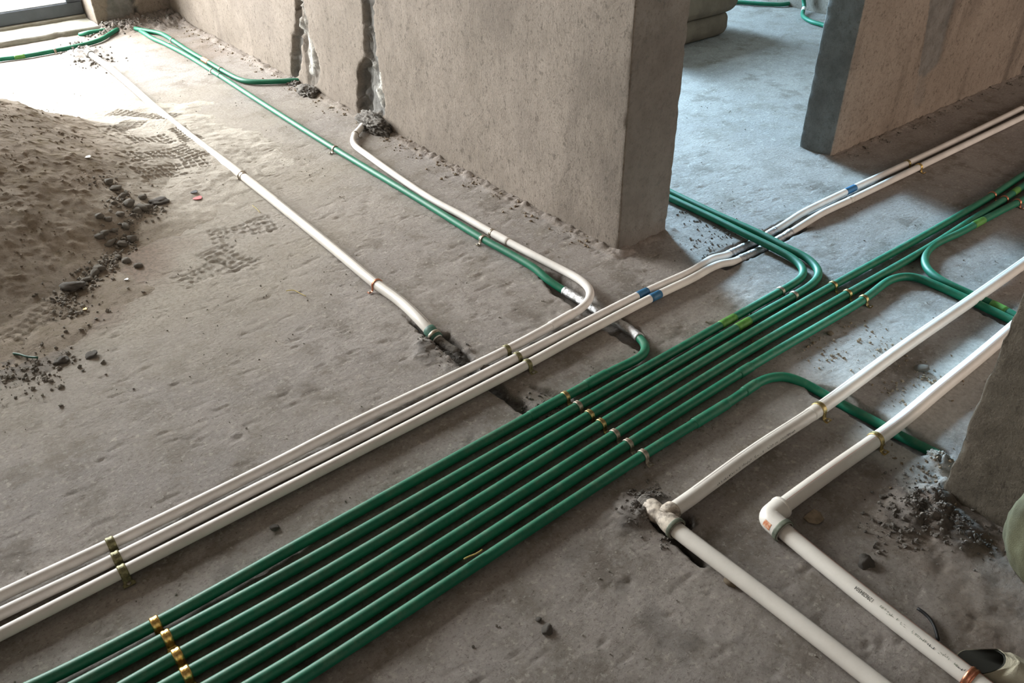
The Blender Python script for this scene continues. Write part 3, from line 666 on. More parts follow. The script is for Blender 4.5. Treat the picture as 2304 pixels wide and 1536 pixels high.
Gl = ['uppermost green pipe of the seven, bending back along the long wall',
      'second green pipe of the seven, inner of two bends into the doorway',
      'third green pipe of the seven, outer of two bends into the doorway',
      'fourth green pipe of the seven, upper of two running straight to the right edge',
      'fifth green pipe of the seven, lower of two running straight to the right edge',
      'sixth green pipe of the seven, bending right under a thick white pipe',
      'lowest green pipe of the seven, bending into the chiselled trench']
gp = []
for P_, L_ in zip(Gs, Gl):
    o, pa = pipe('green_pipe', P_, RG, M['green'], L_, 'pipe', None, 5); gp.append((o, pa))
def bnd(k, a, b, dr, nm, m, lab=None, lst=gp, **kw):
    o, pa = lst[k]; s0, s1 = sorted((pa.near(a), pa.near(b))); return band(pa, s0, s1, dr, nm, m, o, lab, **kw)
# foil sleeve on pipe 1, couplings and tapes
bnd(0, (1.4162,1.2161,0), (1.4212,1.5464,0), .0012, 'foil_wrap', M['foil'], 'crinkled silver foil wrap', step=.006, rf=lambda q: .0011*np.sin(q*180)*np.cos(q*71)+.0006)
bnd(0, (1.2198,1.1501,0.014), (1.1519,1.15,0.014), .0016, 'coupling', M['green'], lip=.0008)
bnd(0, (1.0756,1.1496,0.014), (0.9624,1.1483,0.014), .0014, 'coupling', M['green'], lip=.0008)
bnd(1, (1.6173,1.1083,0.014), (1.6751,1.1087,0.014), .0006, 'tape_band', M['green_pale'], 'light green tape band')
bnd(2, (1.6389,1.0706,0.014), (1.6911,1.0723,0.014), .0006, 'tape_band', M['green_pale'], 'faint light green tape band')
bnd(6, (1.3675,0.8811,0.014), (1.242,0.8815,0.014), .0016, 'coupling', M['green'], lip=.0008)
bnd(6, (1.4252,0.8865,0.014), (1.4777,0.8841,0.014), .0014, 'coupling', M['green'], lip=.0008)
bnd(5, (1.5286,0.9372,0.014), (1.482,0.9371,0.014), .0016, 'coupling', M['green'], lip=.0008)
bnd(4, (3.0493,0.9814,0.014), (3.1025,0.9842,0.014), .0006, 'tape_band', M['green_pale'], 'light green tape band')
bnd(0, (1.4422,4.1997,0.014), (1.4409,4.1079,0.014), .0014, 'coupling', M['green'], lip=.0008)
# right bend pipe
o8, p8 = pipe('green_pipe', [(3.4535,0.9357,0.014),(3.0403,0.9374,0.014),(2.9131,0.9452,0.014),(2.7458,0.9529,0.014),(2.6234,0.9578,0.014),(2.5382,0.9665,0.014),(2.4736,0.9672,0.014),(2.4168,0.9551,0.014),(2.3644,0.9305,0.014),(2.3215,0.8897,0.014),(2.3009,0.8353,0.013),(2.3027,0.7477,0.008),(2.3062,0.6849,0.004),(2.2971,0.6356,0.004),(2.2834,0.5606,0.004)], RG, M['green'],
              'green pipe with a tight hairpin bend near the right edge, left of the near wall', 'pipe')
g8 = [(o8, p8)]
bnd(0, (2.715,0.9539,0.014), (2.7715,0.9521,0.014), .0006, 'tape_band', M['green_pale'], 'light green tape band', g8)
bnd(0, (2.2855,0.6972,0.014), (2.2814,0.6526,0.014), .0006, 'tape_band', M['green_pale'], 'wide light green tape band', g8)
# far left pipes
oB, pB = pipe('green_pipe', [(1.4266,5.3716,-0.002),(1.427,5.2516,0.014),(1.4592,5.1731,0.014),(1.491,5.0956,0.014),(1.4973,4.9927,0.014),(1.4944,4.8886,0.014),(1.4852,4.6162,0.014),(1.4857,4.3863,0.014),(1.4848,4.2008,0.014),(1.491,4.0101,0.014),(1.5016,3.9562,0.014),(1.5207,3.922,0.014),(1.5918,3.8607,0.014),(1.6657,3.8146,0.014),(1.7294,3.7767,0.012)], RG, M['green'],
              'short far green pipe curving to the left chase of the long wall', 'pipe')
gB = [(oB, pB)]
bnd(0, (1.4885,4.4347,0.014), (1.4855,4.3564,0.014), .0006, 'tape_band', M['sticker'], 'beige tape band', gB)
oT, pT = pipe('green_pipe', [(0.5341,5.1312,0.014),(0.6648,5.1497,0.014),(0.7527,5.1254,0.014),(0.9302,5.1208,0.014),(1.0922,5.1358,0.014),(1.1821,5.173,0.014),(1.2574,5.2509,0.014),(1.3072,5.3062,0.014),(1.3625,5.3945,0.002)], RG, M['green'],
              'green pipe running along the foot of the window curb at the far left', 'pipe')
gT = [(oT, pT)]
bnd(0, (0.7325,5.1325,0.014), (0.7768,5.1254,0.014), .0006, 'tape_band', M['green_pale'], 'light green tape band', gT)
pipe('green_pipe', [(1.139,5.4038,0.004),(1.1673,5.3589,0.018),(1.2153,5.3541,0.018),(1.2548,5.3445,0.018),(1.2958,5.4273,0.002)], RG, M['green'], 'short green pipe stub against the window curb in the far left corner', 'pipe')
# pipes of the room behind the doorway
pipe('green_pipe', [(4.3299,3.5588,0.014),(4.5286,3.3676,0.014),(4.6158,3.23,0.014),(4.6926,3.1472,0.014),(4.7709,3.138,0.014),(4.8733,3.1661,0.02),(4.9036,3.1787,0.04)], RG, M['green'], 'green pipe along the far wall seen at the top of the doorway', 'pipe')
pa = Path([(4.70, 3.02, .60), (4.70, 3.02, .30), (4.70, 3.02, .08), (4.695, 3.00, .035), (4.5662,2.9159,0.014), (4.5069,2.8468,0.014), (4.4773,2.781,0.014), (4.4673,2.7002,0.014), (4.4309,2.5471,0.014)], RG, .01, 4, up=(1, 0, .02))
V, F = pa.tube(); o = mk('green_pipe', V, F, M['green']); tag(o, 'green riser pipe coming down the far wall behind the doorway', 'pipe')
s = pa.s[-1]*.62; band(pa, s-.1, s-.05, .0006, 'tape_band', M['white'], o, 'whitish tape band')
V, F = bevel_box(4.71, 4.733, 2.80, 2.835, 0, .5, .003); tag(mk('conduit_post', V, F, M['curb'], None, False), 'thin grey upright conduit at the far wall beside the green riser', 'conduit')

# white conduits
Cs = [
 [(-0.2276,1.388,0.0155),(-0.1381,1.3881,0.0155),(0.0671,1.3839,0.0155),(0.4031,1.3862,0.0155),(0.597,1.3929,0.0155),(1.0871,1.3927,0.0155),(1.2488,1.4013,0.0155),(1.311,1.4067,0.0155),(1.3622,1.411,0.0155),(1.4043,1.4212,0.0155),(1.4381,1.4404,0.0165),(1.4609,1.4647,0.0185),(1.4734,1.5029,0.02),(1.479,1.5458,0.018),(1.4804,1.591,0.0155),(1.4698,1.7465,0.0155),(1.4646,1.8496,0.0155),(1.462,1.9352,0.0155),(1.4598,2.1009,0.0155),(1.4524,2.2421,0.0155),(1.4551,2.3588,0.0155),(1.4695,2.5931,0.0155),(1.4841,2.7716,0.0155),(1.4915,2.8603,0.0155),(1.5042,2.9106,0.0155),(1.5334,2.9611,0.0155),(1.5669,2.997,0.0155),(1.6136,3.0365,0.0155),(1.6617,3.0892,0.012)],
 [(-0.2352,1.3436,0.0155),(-0.1476,1.3435,0.0155),(0.0633,1.3389,0.0155),(0.382,1.3414,0.0155),(0.6031,1.3419,0.0155),(1.0897,1.3494,0.0155),(1.3094,1.3537,0.0155),(1.5658,1.3577,0.0155),(1.7833,1.3511,0.0155),(1.8424,1.3577,0.0155),(1.8899,1.3654,0.012),(1.9339,1.3615,0.004),(1.997,1.3698,-0.008),(2.0951,1.3748,-0.014),(2.1958,1.3783,-0.014),(2.2841,1.373,0),(2.3521,1.3708,0.012),(2.4065,1.3687,0.0155),(2.6268,1.3678,0.0155),(3.0127,1.3595,0.0155),(3.476,1.3548,0.0155),(3.9631,1.3554,0.0155),(4.5148,1.3668,0.0155)],
 [(-0.2435,1.2952,0.0155),(-0.1579,1.2956,0.0155),(0.0621,1.2976,0.0155),(0.3623,1.2998,0.0155),(0.6151,1.3027,0.0155),(1.0896,1.3094,0.0155),(1.2762,1.3177,0.0155),(1.5828,1.3246,0.0155),(1.7493,1.3216,0.0155),(1.837,1.3269,0.0155),(1.884,1.3272,0.012),(1.9264,1.3204,0.004),(1.9911,1.3263,-0.008),(2.0856,1.3285,-0.014),(2.1921,1.3329,-0.014),(2.2692,1.327,0),(2.3421,1.3233,0.012),(2.4116,1.3247,0.0155),(2.5881,1.32,0.0155),(3.0149,1.3141,0.0155),(3.4567,1.3085,0.0155),(3.848,1.3034,0.0155),(4.3567,1.3026,0.0155)]]
Cl = ['uppermost white conduit of the three, bending round towards the long wall',
      'middle white conduit of the three, with two blue tape bands',
      'lowest white conduit of the three, passing under the crossing green pipes']
cp = []
for P_, L_ in zip(Cs, Cl):
    o, pa = pipe('white_conduit', P_, RC, M['white_c'], L_, 'pipe', None, 5); cp.append((o, pa))
bnd(0, (1.2488,1.4013,0.0155), (1.3434,1.409,0.0155), .0016, 'coupling', M['white_c'], lst=cp, lip=.0007)
bnd(0, (1.462,1.9352,0.0155), (1.465,1.8455,0.0155), .0016, 'coupling', M['white_c'], lst=cp, lip=.0007)
bnd(0, (1.554,2.982,0.0155), (1.6503,3.0729,0.0155), .0012, 'coupling', M['white_c'], lst=cp, lip=.0007)
bnd(1, (1.5454,1.3559,0.0155), (1.5893,1.3571,0.0155), .0006, 'tape_band', M['blue'], 'blue tape band', cp)
bnd(2, (1.5624,1.3229,0.0155), (1.6091,1.3246,0.0155), .0006, 'tape_band', M['blue'], 'blue tape band', cp)
bnd(1, (2.6191,1.3647,0.0155), (2.6689,1.3662,0.0155), .0006, 'tape_band', M['blue'], 'blue tape band', cp)
bnd(2, (2.5849,1.318,0.0155), (2.5673,1.319,0.0155), .0004, 'tape_band', M['white'], 'white tape band', cp)
crk = lambda q: .0009*np.sin(q*210)*np.cos(q*83)+.0005
for (k, a, b) in ((1, (1.9738,1.3632,0), (2.2318,1.3668,0)), (2, (1.9723,1.3164,0), (2.2497,1.327,0))):
    bnd(k, a, b, .0012, 'foil_wrap', M['foil'], 'crinkled silver foil wrap', cp, step=.006, rf=crk)
# left thick white pipe
oL, pL = pipe('white_pipe', [(1.0672,5.0166,0.006),(1.0597,4.9114,0.014),(1.0577,4.7704,0.018),(1.0588,4.6199,0.018),(1.0461,4.2024,0.018),(1.0308,3.8693,0.018),(1.0199,3.3844,0.018),(1.0195,2.8978,0.018),(1.0131,2.4667,0.018),(1.0057,2.1452,0.018),(0.998,1.8985,0.018),(1.001,1.8216,0.018),(1.0011,1.7621,0.018),(0.995,1.686,0.018),(0.99,1.6322,0.015),(0.989,1.5883,0.006),(0.9899,1.5711,0)], RB*.97, M['white'],
              'thick white pipe alone on the left floor, ending in a green collar', 'pipe')
lL = [(oL, pL)]
bnd(0, (1.0627,5.013,0.01), (1.059,4.9013,0.014), .004, 'socket', M['mortar'], 'grey socket ring', lL, lip=.001)
bnd(0, (0.9908,1.61,0.01), (0.9908,1.5704,0), .0022, 'collar', M['green_dark'], 'dark green collar', lL, lip=.0007)
bnd(0, (0.9874,1.5877,0.01), (0.9884,1.5833,0.006), .0036, 'ring', M['zinc'], 'shiny end ring', lL, lip=.0007)
bnd(0, (1.0204,2.9077,0.018), (1.0196,2.882,0.018), .0012, 'joint_ring', M['zinc'], None, lL, lip=.0005)
for nm, ang in (('stripe', 1.15), ('stripe', 1.32)):
    s0 = pL.near((1.0141,2.6055,0.018)); s1 = pL.near((0.9892,1.616,0.012)); V, F = pL.strip(s0, s1, math.pi-ang, .0011); mk(nm, V, F, M['line_g'], oL)
V, F = Path([(0.992,1.5786,-0.002),(0.9964,1.5369,-0.008),(1.0007,1.4917,-0.01)], .0125, .01).tube(); tag(mk('buried_pipe', crinkle(V, .002, 60), F, M['mortar']), 'mortar crusted pipe end lying in the trench below the green collar', 'pipe')

# right white pipes with fittings
def seg_pipe(root, P, r, mat, name='pipe_run'):
    pa = Path(P, r, .012, 3); V, F = pa.tube(seg=20); return mk(name, V, F, mat, root), pa
rT = empty('white_pipe', (0.9959,0.7324,0)); tag(rT, 'thick white pipe with a dirty tee fitting, lower right', 'pipe')
_, pa1 = seg_pipe(rT, [(0.9924,0.7269,0.019),(1.04,0.7265,0.019),(1.2642,0.7306,0.019),(1.5105,0.7245,0.019),(1.8812,0.7308,0.019),(2.26,0.7297,0.019),(2.5803,0.731,0.019),(2.9548,0.7352,0.019)], RB, M['white'])
_, pa1b = seg_pipe(rT, [(0.9675,0.6931,0.016),(0.9651,0.6795,0.019),(0.9696,0.458,0.019),(0.9704,0.2496,0.019),(0.9693,0.1748,0.019)], RB*1.02, M['white'])
tp = Path([(0.979,0.7715,0.006),(0.9745,0.7589,0.01),(0.9711,0.7302,0.015),(0.9684,0.7086,0.018),(0.9659,0.6849,0.019)], .0215, .006, 2)
V, F = tp.tube(seg=20, step=.004, rf=lambda q: -.0035*np.exp(-((q-q.mean())/.012)**2), lip=.002); mk('tee_fitting', V, F, M['white_dirty'], rT)['label'] = 'dirty white tee fitting'
bp = Path([(0.9732,0.7273,0.016),(0.9822,0.7285,0.018),(0.9972,0.7274,0.018),(1.0028,0.7276,0.018)], .0205, .004, 1); V, F = bp.tube(seg=20, lip=.002); mk('branch_socket', V, F, M['white_dirty'], rT)
band(tp, tp.s[-1]-.010, tp.s[-1]-.001, .0022, 'collar', M['collar_grey'], rT, 'grey green collar', lip=.0007)
cpth = Path([(0.9786,0.794,0.004),(0.9773,0.7827,0.006),(0.977,0.7674,0.008)], .0195, .004, 1); V, F = cpth.tube(seg=16, lip=.002)
mk('end_cap', crinkle(V, .0022, 90), F, M['mortar'], rT)['label'] = 'dark mortar covered end cap'
s0 = pa1.near((1.064,0.7278,0.018)); V, F = pa1.strip(s0, pa1.s[-1], math.radians(112), .0009); mk('stripe', V, F, M['line_g'], rT)
s0 = pa1.near((1.4989,0.725,0.018)); band(pa1, s0-.02, s0+.012, .0007, 'coupling', M['white'], rT, lip=.0004)
for a_ in (58, 52):
    V, F = pa1b.strip(.03, pa1b.s[-1], math.pi-math.radians(a_), .0009); mk('stripe', V, F, M['line_g'], rT)
rE = empty('white_pipe', (1.158,0.5957,0)); tag(rE, 'thick white pipe with a clean elbow and a printed black number', 'pipe')
_, pa2 = seg_pipe(rE, [(1.1574,0.5893,0.019),(1.1846,0.5893,0.019),(1.3445,0.5859,0.019),(1.5137,0.5795,0.019),(1.6173,0.5775,0.019),(1.7939,0.5816,0.019),(1.9699,0.5838,0.019),(2.1718,0.5894,0.019),(2.3822,0.5973,0.019)], RB*1.05, M['white'])
_, pa2b = seg_pipe(rE, [(1.1321,0.5618,0.019),(1.129,0.5445,0.019),(1.1108,0.3472,0.019),(1.1012,0.1531,0.019),(1.0973,0.07,0.019)], RB*1.04, M['white'])
ep = Path([(1.1817,0.5895,0.0195),(1.1663,0.5893,0.0195),(1.1529,0.5893,0.0195),(1.1426,0.5882,0.0195),(1.1362,0.5857,0.0195),(1.1323,0.5795,0.0195),(1.1307,0.5685,0.0195),(1.1276,0.5436,0.0195)], .0232, .004, 3)
V, F = ep.tube(seg=22, lip=.002); mk('elbow_fitting', V, F, M['white'], rE)
band(ep, ep.s[-1]-.012, ep.s[-1]-.001, .0022, 'collar', M['collar_grey'], rE, 'grey green collar', lip=.0007)
band(ep, .001, .009, .0012, 'collar', M['white'], rE, None, lip=.0007)
sm = ep.s[-1]*.70; V, F = ep.strip(sm-.008, sm+.006, math.radians(18), .015, .0005, .003); mk('sticker', V, F, M['sticker'], rE)['label'] = 'small orange sticker'
for a_, m_ in ((62, 'line_r'), (56, 'line_r')):
    V, F = pa2b.strip(.03, pa2b.s[-1], math.pi-math.radians(a_), .0011); mk('stripe', V, F, M[m_], rE)
V, F = pa2.strip(.03, pa2.s[-1], math.radians(82), .0009); mk('stripe', V, F, M['line_r'], rE)
# print on the pipes
def text_mesh(txt, size):
    c = bpy.data.curves.new('t', 'FONT'); c.body = txt; c.size = size; c.resolution_u = 3
    o = bpy.data.objects.new('t', c); COL.objects.link(o); bpy.context.view_layer.update()
    me = bpy.data.meshes.new_from_object(o.evaluated_get(bpy.context.evaluated_depsgraph_get()))
    V = [tuple(v.co) for v in me.vertices]; F = [tuple(p.vertices) for p in me.polygons]
    bpy.data.objects.remove(o); bpy.data.meshes.remove(me); return V, F
def wrap(pa, V, s0, ang, dirn):
    out = []
    for (tx, ty, _) in V:
        p, T, S, N = pa.at(s0+dirn*tx); th = ang+dirn*ty/pa.r if True else 0
        out.append(p+(pa.r+.00035)*(math.cos(th)*S+math.sin(th)*N))
    return out
V, F = text_mesh('1296284504', .0108)
bm = bmesh.new(); bv = [bm.verts.new(v) for v in V]
for f in F: bm.faces.new([bv[i] for i in f])
bmesh.ops.triangulate(bm, faces=bm.faces[:])
for _ in range(2): bmesh.ops.subdivide_edges(bm, edges=[e for e in bm.edges if e.calc_length() > .0009], cuts=1, use_grid_fill=True)
bm.verts.index_update(); V = [tuple(v.co) for v in bm.verts]; F = [tuple(v.index for v in f.verts) for f in bm.faces]; bm.free()
Lt = max(v[0] for v in V); e0 = pa2b.near((1.0983,0.3775,0.035)); e1 = pa2b.near((1.0957,0.3314,0.035)); k_ = (e1-e0)/Lt
V = [(a*k_, b, c) for a, b, c in V]
mk('printed_number', wrap(pa2b, V, e1, math.radians(72), -1), F, M['ink'], rE)['label'] = 'black printed number'
def marks(pa, s0, s1, ang, dens, root, mat, seed, hgt=.006):
    """illegible small print: rows of short strokes"""
    rn = random.Random(seed); V = []; F = []; s = s0
    while s < s1:
        wd = rn.uniform(.002, .0045)
        if rn.random() < dens:
            for _ in range(rn.randint(2, 3)):
                a0 = ang+rn.uniform(-.5, .3)*hgt/pa.r; x0 = s+rn.uniform(0, wd); 
                if rn.random() < .5: l, h = wd*.9, .0007
                else: l, h = .0008, hgt*.7
                b = len(V)
                for (x, a) in ((x0, a0), (x0+l, a0), (x0+l, a0+h/pa.r), (x0, a0+h/pa.r)):
                    p, T, S, N = pa.at(x); V.append(p+(pa.r+.0006)*(math.cos(a)*S+math.sin(a)*N))
                F.append((b, b+1, b+2, b+3))
        s += wd+.0015
    o = mk('small_print', V, F, mat, root, False); return o
for a_, b_, m_, sd_ in (((1.0949,0.3282,0.035), (1.0938,0.2663,0.035), 'ink_g', 3), ((1.0936,0.2595,0.035), (1.0927,0.2325,0.035), 'ink_g', 4), ((1.0928,0.2301,0.035), (1.0924,0.2146,0.035), 'ink', 8), ((1.0922,0.2081,0.035), (1.0903,0.1756,0.035), 'ink_g', 5), ((1.0902,0.1724,0.035), (1.0897,0.1599,0.035), 'ink', 9)):
    marks(pa2b, pa2b.near(a_), pa2b.near(b_), math.radians(58), .9, rE, M[m_], sd_, .005)
sA = pa1.near((1.1145,0.7224,0.02)); sB = pa1.near((1.3916,0.7185,0.02))
marks(pa1, sA, sB, math.radians(18), .75, rT, M['ink'], 6, .005)

# ------------------------------------------------------------------ clips
rowA = [("353,1400", 0, 'first from the left'), ("377,1433", 1, 'second from the left'), ("401,1474", 2, 'third from the left'), ("421,1515", 3, 'fourth from the left')]
PT = {0: (0.0712,1.1418,0.014), 1: (0.0751,1.0987,0.014), 2: (0.0763,1.0502,0.014), 3: (0.075,1.0055,0.014)}
order = ['uppermost', 'second', 'third', 'lowest visible']
for k in range(4):
    clip(gp[k][1], PT[k], 1, M['gold'], 'shiny gold clip in the bottom left row on the green pipes, %s one' % order[k], 'gold clips at the bottom left', .016)
PM = [(1.0756,1.1496,0.014), (1.0786,1.1032,0.014), (1.0775,1.0614,0.014), (1.0763,1.0207,0.014), (1.0741,0.9741,0.014), (1.074,0.931,0.014), (1.0721,0.8833,0.014)]
om = ['uppermost', 'second', 'third', 'fourth', 'fifth', 'sixth', 'lowest']
mm = ['brass', 'zinc', 'brass', 'brass', 'zinc', 'zinc', 'zinc']
for k in range(7):
    clip(gp[k][1], PM[k], 1, M[mm[k]], '%s clip in the row across the seven green pipes, %s one' % ('dull grey' if mm[k] == 'zinc' else 'brass', om[k]), 'clips across the seven green pipes', .012)
PR_ = [(1, (1.8849,1.1099,0.014)), (2, (1.8941,1.0706,0.014)), (3, (2.0292,1.031,0.014)), (4, (2.0201,0.9779,0.014)), (5, (2.0276,0.931,0.014))]
orr = ['on the inner bend pipe', 'on the outer bend pipe', 'on the middle straight green pipe', 'on the lower straight green pipe', 'just before the right turning green pipe']
for (k, p_), t_ in zip(PR_, orr):
    clip(gp[k][1], p_, 1, M['brass' if k > 2 else 'zinc'], 'small clip in the row below the doorway, %s' % t_, 'clips below the doorway', .012)
clip(gp[3][1], (2.9842,1.0222,0.014), 1, M['copper'], 'coppery clip near the right edge on the upper green pipe', 'clips near the right edge', .010)
clip(gp[4][1], (2.9842,0.9803,0.014), 1, M['copper'], 'coppery clip near the right edge on the middle green pipe', 'clips near the right edge', .010)
clip(p8, (2.9934,0.9403,0.014), -1, M['copper'], 'coppery clip near the right edge on the hairpin green pipe', 'clips near the right edge', .010)
PW = [(0.0654,1.3838,0.0155), (0.0633,1.3389,0.0155), (0.0631,1.2982,0.0155)]
for k in range(3):
    clip(cp[k][1], PW[k], 1, M['olive'], 'olive brass clip at the left end of the white conduits, %s' % ['uppermost', 'middle', 'lowest'][k], 'clips on the white conduits at the left', .016)
PW = [(1.0871,1.3927,0.0155), (1.0897,1.3494,0.0155), (1.0905,1.3087,0.0155)]
for k in range(3):
    clip(cp[k][1], PW[k], 1, M['olive'], 'olive brass clip in the middle row of the white conduits, %s' % ['uppermost', 'middle', 'lowest'][k], 'clips on the white conduits in the middle', .013)
clip(cp[1][1], (3.0127,1.3595,0.0155), 1, M['brass'], 'brass clip on the middle conduit below the wall right of the doorway', None, .012)
clip(cp[2][1], (3.0149,1.3141,0.0155), 1, M['gold'], 'shiny brass clip on the lowest conduit below the wall right of the doorway', None, .012)
clip(cp[1][1], (3.9461,1.3553,0.0155), 1, M['zinc'], 'grey clip on the white conduit at the right edge of the picture', None, .012)
clip(cp[0][1], (1.4601,1.9327,0.0155), -1, M['zinc'], 'silver clip on the white conduit beside the green pipe, left of the bend', None, .012)
clip(cp[0][1], (1.5633,2.9871,0.0155), 1, M['zinc'], 'thin grey clip on the conduit where it leaves the long wall', None, .008)
clip(gp[0][1], (1.416,1.9255,0.014), -1, M['zinc'], 'silver clip on the green pipe just left of the foil wrapped stretch', None, .012)
clip(gp[0][1], (1.4155,2.9056,0.014), -1, M['zinc'], 'silver clip on the green pipe beside the conduit that leaves the long wall', None, .012)
clip(gp[0][1], (1.4417,4.2096,0.014), -1, M['zinc'], 'pale clip on the long green pipe where the two far green pipes part', None, .010)
clip(pB, (1.4848,4.2008,0.014), 1, M['zinc'], 'pale clip on the upper one of the two far green pipes', None, .010)
clip(pB, (1.4944,4.8886,0.014), 1, M['zinc'], 'pale clip on the curved green pipe in the far left corner', None, .010)
clip(pT, (0.9302,5.1208,0.014), 1, M['zinc'], 'pale clip on the green pipe along the window curb', None, .012)
clip(pL, (0.998,1.8985,0.018), 1, M['copper'], 'coppery clip on the thick white pipe near its green collar', None, .008)
clip(pL, (1.0195,2.8978,0.018), 1, M['zinc'], 'thin clip at the joint halfway along the thick white pipe on the left', None, .005)
clip(pa1, (1.5102,0.7242,0.018), 1, M['brass'], 'brass clip on the upper thick white pipe at the right', None, .014)
clip(pa2, (1.517,0.5802,0.018), 1, M['brass'], 'brass clip on the lower thick white pipe at the right', None, .014)
clip(pa2b, (1.1021,0.1532,0.018), 1, M['copper'], 'copper clip on the printed white pipe at the bottom edge', None, .014)

# ------------------------------------------------------------------ stones, lumps and scraps
def stone_mesh(name, seed, mat, sub=2, rough=.5):
    bm = bmesh.new(); bmesh.ops.create_icosphere(bm, subdivisions=sub, radius=1)
    for v in bm.verts:
        d = 1+rough*mn.noise(v.co*1.1+Vector((seed*5.3, 1, 2)))+rough*.5*mn.noise(v.co*2.7+Vector((seed, 7, 3)))
        v.co = v.co*d; v.co.z *= .72
    me = bpy.data.meshes.new(name); bm.to_mesh(me); bm.free(); me.materials.append(mat)
    me.polygons.foreach_set('use_smooth', np.full(len(me.polygons), True)); return me
ST = [stone_mesh('stone', i, M['rock'], 2) for i in range(6)]
SG = [stone_mesh('clod', 20+i, M['rock_tan'], 2) for i in range(4)]
SD = [stone_mesh('dark_lump', 40+i, M['mortar'], 3, .55) for i in range(4)]
def hz(x, y):
    a = np.array([[x]]); b = np.array([[y]]); zf_ = float(floor_h(a, b)[0][0, 0]); zs_ = float(sand_h(a, b)[0][0, 0]) if (-1.5 < x < 1.3 and 2 < y < 4.6) else -1
    return max(zf_, zs_)
rs = random.Random(5)
def stone(x, y, r, lib, name, label, group=None, cat='stone', z=None, flat=1.0):
    o = bpy.data.objects.new(name, rs.choice(lib)); COL.objects.link(o)
    zz = hz(x, y) if z is None else z
    o.scale = (r*rs.uniform(.8, 1.3), r*rs.uniform(.7, 1.1), r*flat*rs.uniform(.7, 1.0)); o.rotation_euler = (rs.uniform(-.4, .4), rs.uniform(-.4, .4), rs.uniform(0, 6.28))
    o.location = (x, y, zz+r*.35*flat); tag(o, label, cat, group); return o
# gravel line between sand heap and floor
GL_ = [(0.5795,2.9882),(0.5873,2.9446),(0.5902,2.8966),(0.6092,2.9169),(0.5908,2.8427),(0.6006,2.7995),(0.653,2.8891),(0.6747,2.8525),(0.5798,2.7827),(0.5441,2.7831),(0.5462,2.8454),(0.5374,2.7265),(0.495,2.7216),(0.4667,2.7136),(0.5332,2.6696),(0.492,2.496),(0.6218,2.8166),(0.6456,2.8231),(0.4992,2.7669),(0.4775,2.7769),(0.495,2.6584),(0.4592,2.582),(0.4732,2.5481),(0.4641,2.6687),(0.4455,2.6999),(0.3887,2.5398),(0.3697,2.5208),(0.3414,2.4964),(0.3278,2.4943)]
for i, (x, y) in enumerate(GL_):
    stone(x, y, rs.uniform(.010, .019), ST, 'gravel_stone', 'small grey stone in the gravel line at the foot of the sand heap', 'gravel stones at the foot of the sand heap')
p_ = (0.6919,2.8563,0); stone(p_[0], p_[1], .028, SD, 'mortar_stone', 'large dark stone at the right end of the gravel line by the sand heap', None, flat=.6)
p_ = (0.2935,2.4731,0); stone(p_[0], p_[1], .032, SD, 'mortar_stone', 'large dark mortar lump below the sand heap beside a white string', None, flat=.7)
p_ = (0.232,2.1005,0); stone(p_[0], p_[1], .018, SD, 'mortar_stone', 'dark mortar lump on the floor left, right one of two', None, flat=.6)
p_ = (0.1634,2.1265,0); stone(p_[0], p_[1], .020, SD, 'mortar_stone', 'dark mortar lump on the floor left, left one of two', None, flat=.5)
for q, lb, r in (("1230,1418", 'dark stone on the bare floor below the green pipes, bottom centre', .010), ("1645,1313", 'pale stone beside the thick white pipe below the tee fitting', .013), ("1212,1395", 'small stone left of the dark stone at bottom centre', .006),
                 ("1868,835", 'pale dusty stone between the two thick white pipes', .012), ("2070,833", 'grey rubble lump between the thick white pipes near the near wall', .016),
                 ("1950,1268", 'dark clod right of the printed white pipe', .016), ("618,1188", 'dark lump between the white conduits and green pipes', .010), ("1838,1166", 'small pebble above the flat mortar disc', .005)):
    x, y = {"1230,1418": (0.6171,0.6848,0), "1645,1313": (0.958,0.5389,0), "1212,1395": (0.62,0.7106,0), "1868,835": (1.8276,0.9008,0), "2070,833": (1.8633,0.6609,0), "1835,1185": (1.2086,0.5444,0), "1950,1268": (1.2006,0.4015,0), "618,1188": (0.3424,1.2266,0), "1838,1166": (1.2454,0.6091,0)}[q][:2]
    stone(x, y, r, SD if 'dark' in lb else (ST if 'grey' in lb else SG), 'loose_stone', lb, None, flat=(.12 if 'disc' in lb and 'pebble' not in lb else .75))
# mortar lumps at the foot of the chases
def lump(name, c, rx, ry, rz, seed, label, mat='mortar'):
    bm = bmesh.new(); bmesh.ops.create_icosphere(bm, subdivisions=5, radius=1)
    for v in bm.verts:
        q = v.co.copy(); d = 1+.28*mn.noise(q*1.6+Vector((seed, 0, 0)))+.26*mn.noise(q*5+Vector((seed, 4, 0)))+.26*abs(mn.noise(q*11+Vector((seed, 4, 9))))-.12*abs(mn.noise(q*22+Vector((seed, 4, 9))))
        v.co = Vector((q.x*rx*d, q.y*ry*d, q.z*rz*d))
    V = np.array([tuple(v.co) for v in bm.verts])+np.array(c); F = np.array([[v.index for v in f.verts] for f in bm.faces]); bm.free()
    return tag(mk(name, V, F, M[mat]), label, 'mortar')
lump('mortar_lump', (1.672, 3.03, .022), .046, .105, .036, 3, 'dark mortar lump at the foot of the right chase in the long wall')
lump('mortar_lump', (1.672, 3.63, .010), .040, .075, .026, 9, 'dark mortar lump at the foot of the left chase in the long wall')
p_ = (1.6897,3.8155,0); lump('mortar_lump', (p_[0], p_[1], .004), .035, .06, .014, 12, 'small mortar lump under the end of the curved far green pipe')
p_ = (1.3735,5.447,0); lump('mortar_lump', (p_[0], p_[1], .004), .11, .06, .035, 14, 'mortar lump in the far left corner burying the green pipe ends')
p_ = (1.5868,0.4621,0); lump('mortar_lump', (p_[0], p_[1], .002), .022, .022, .016, 16, 'grey mortar lump at the end of the trench beside the near wall', 'rock')
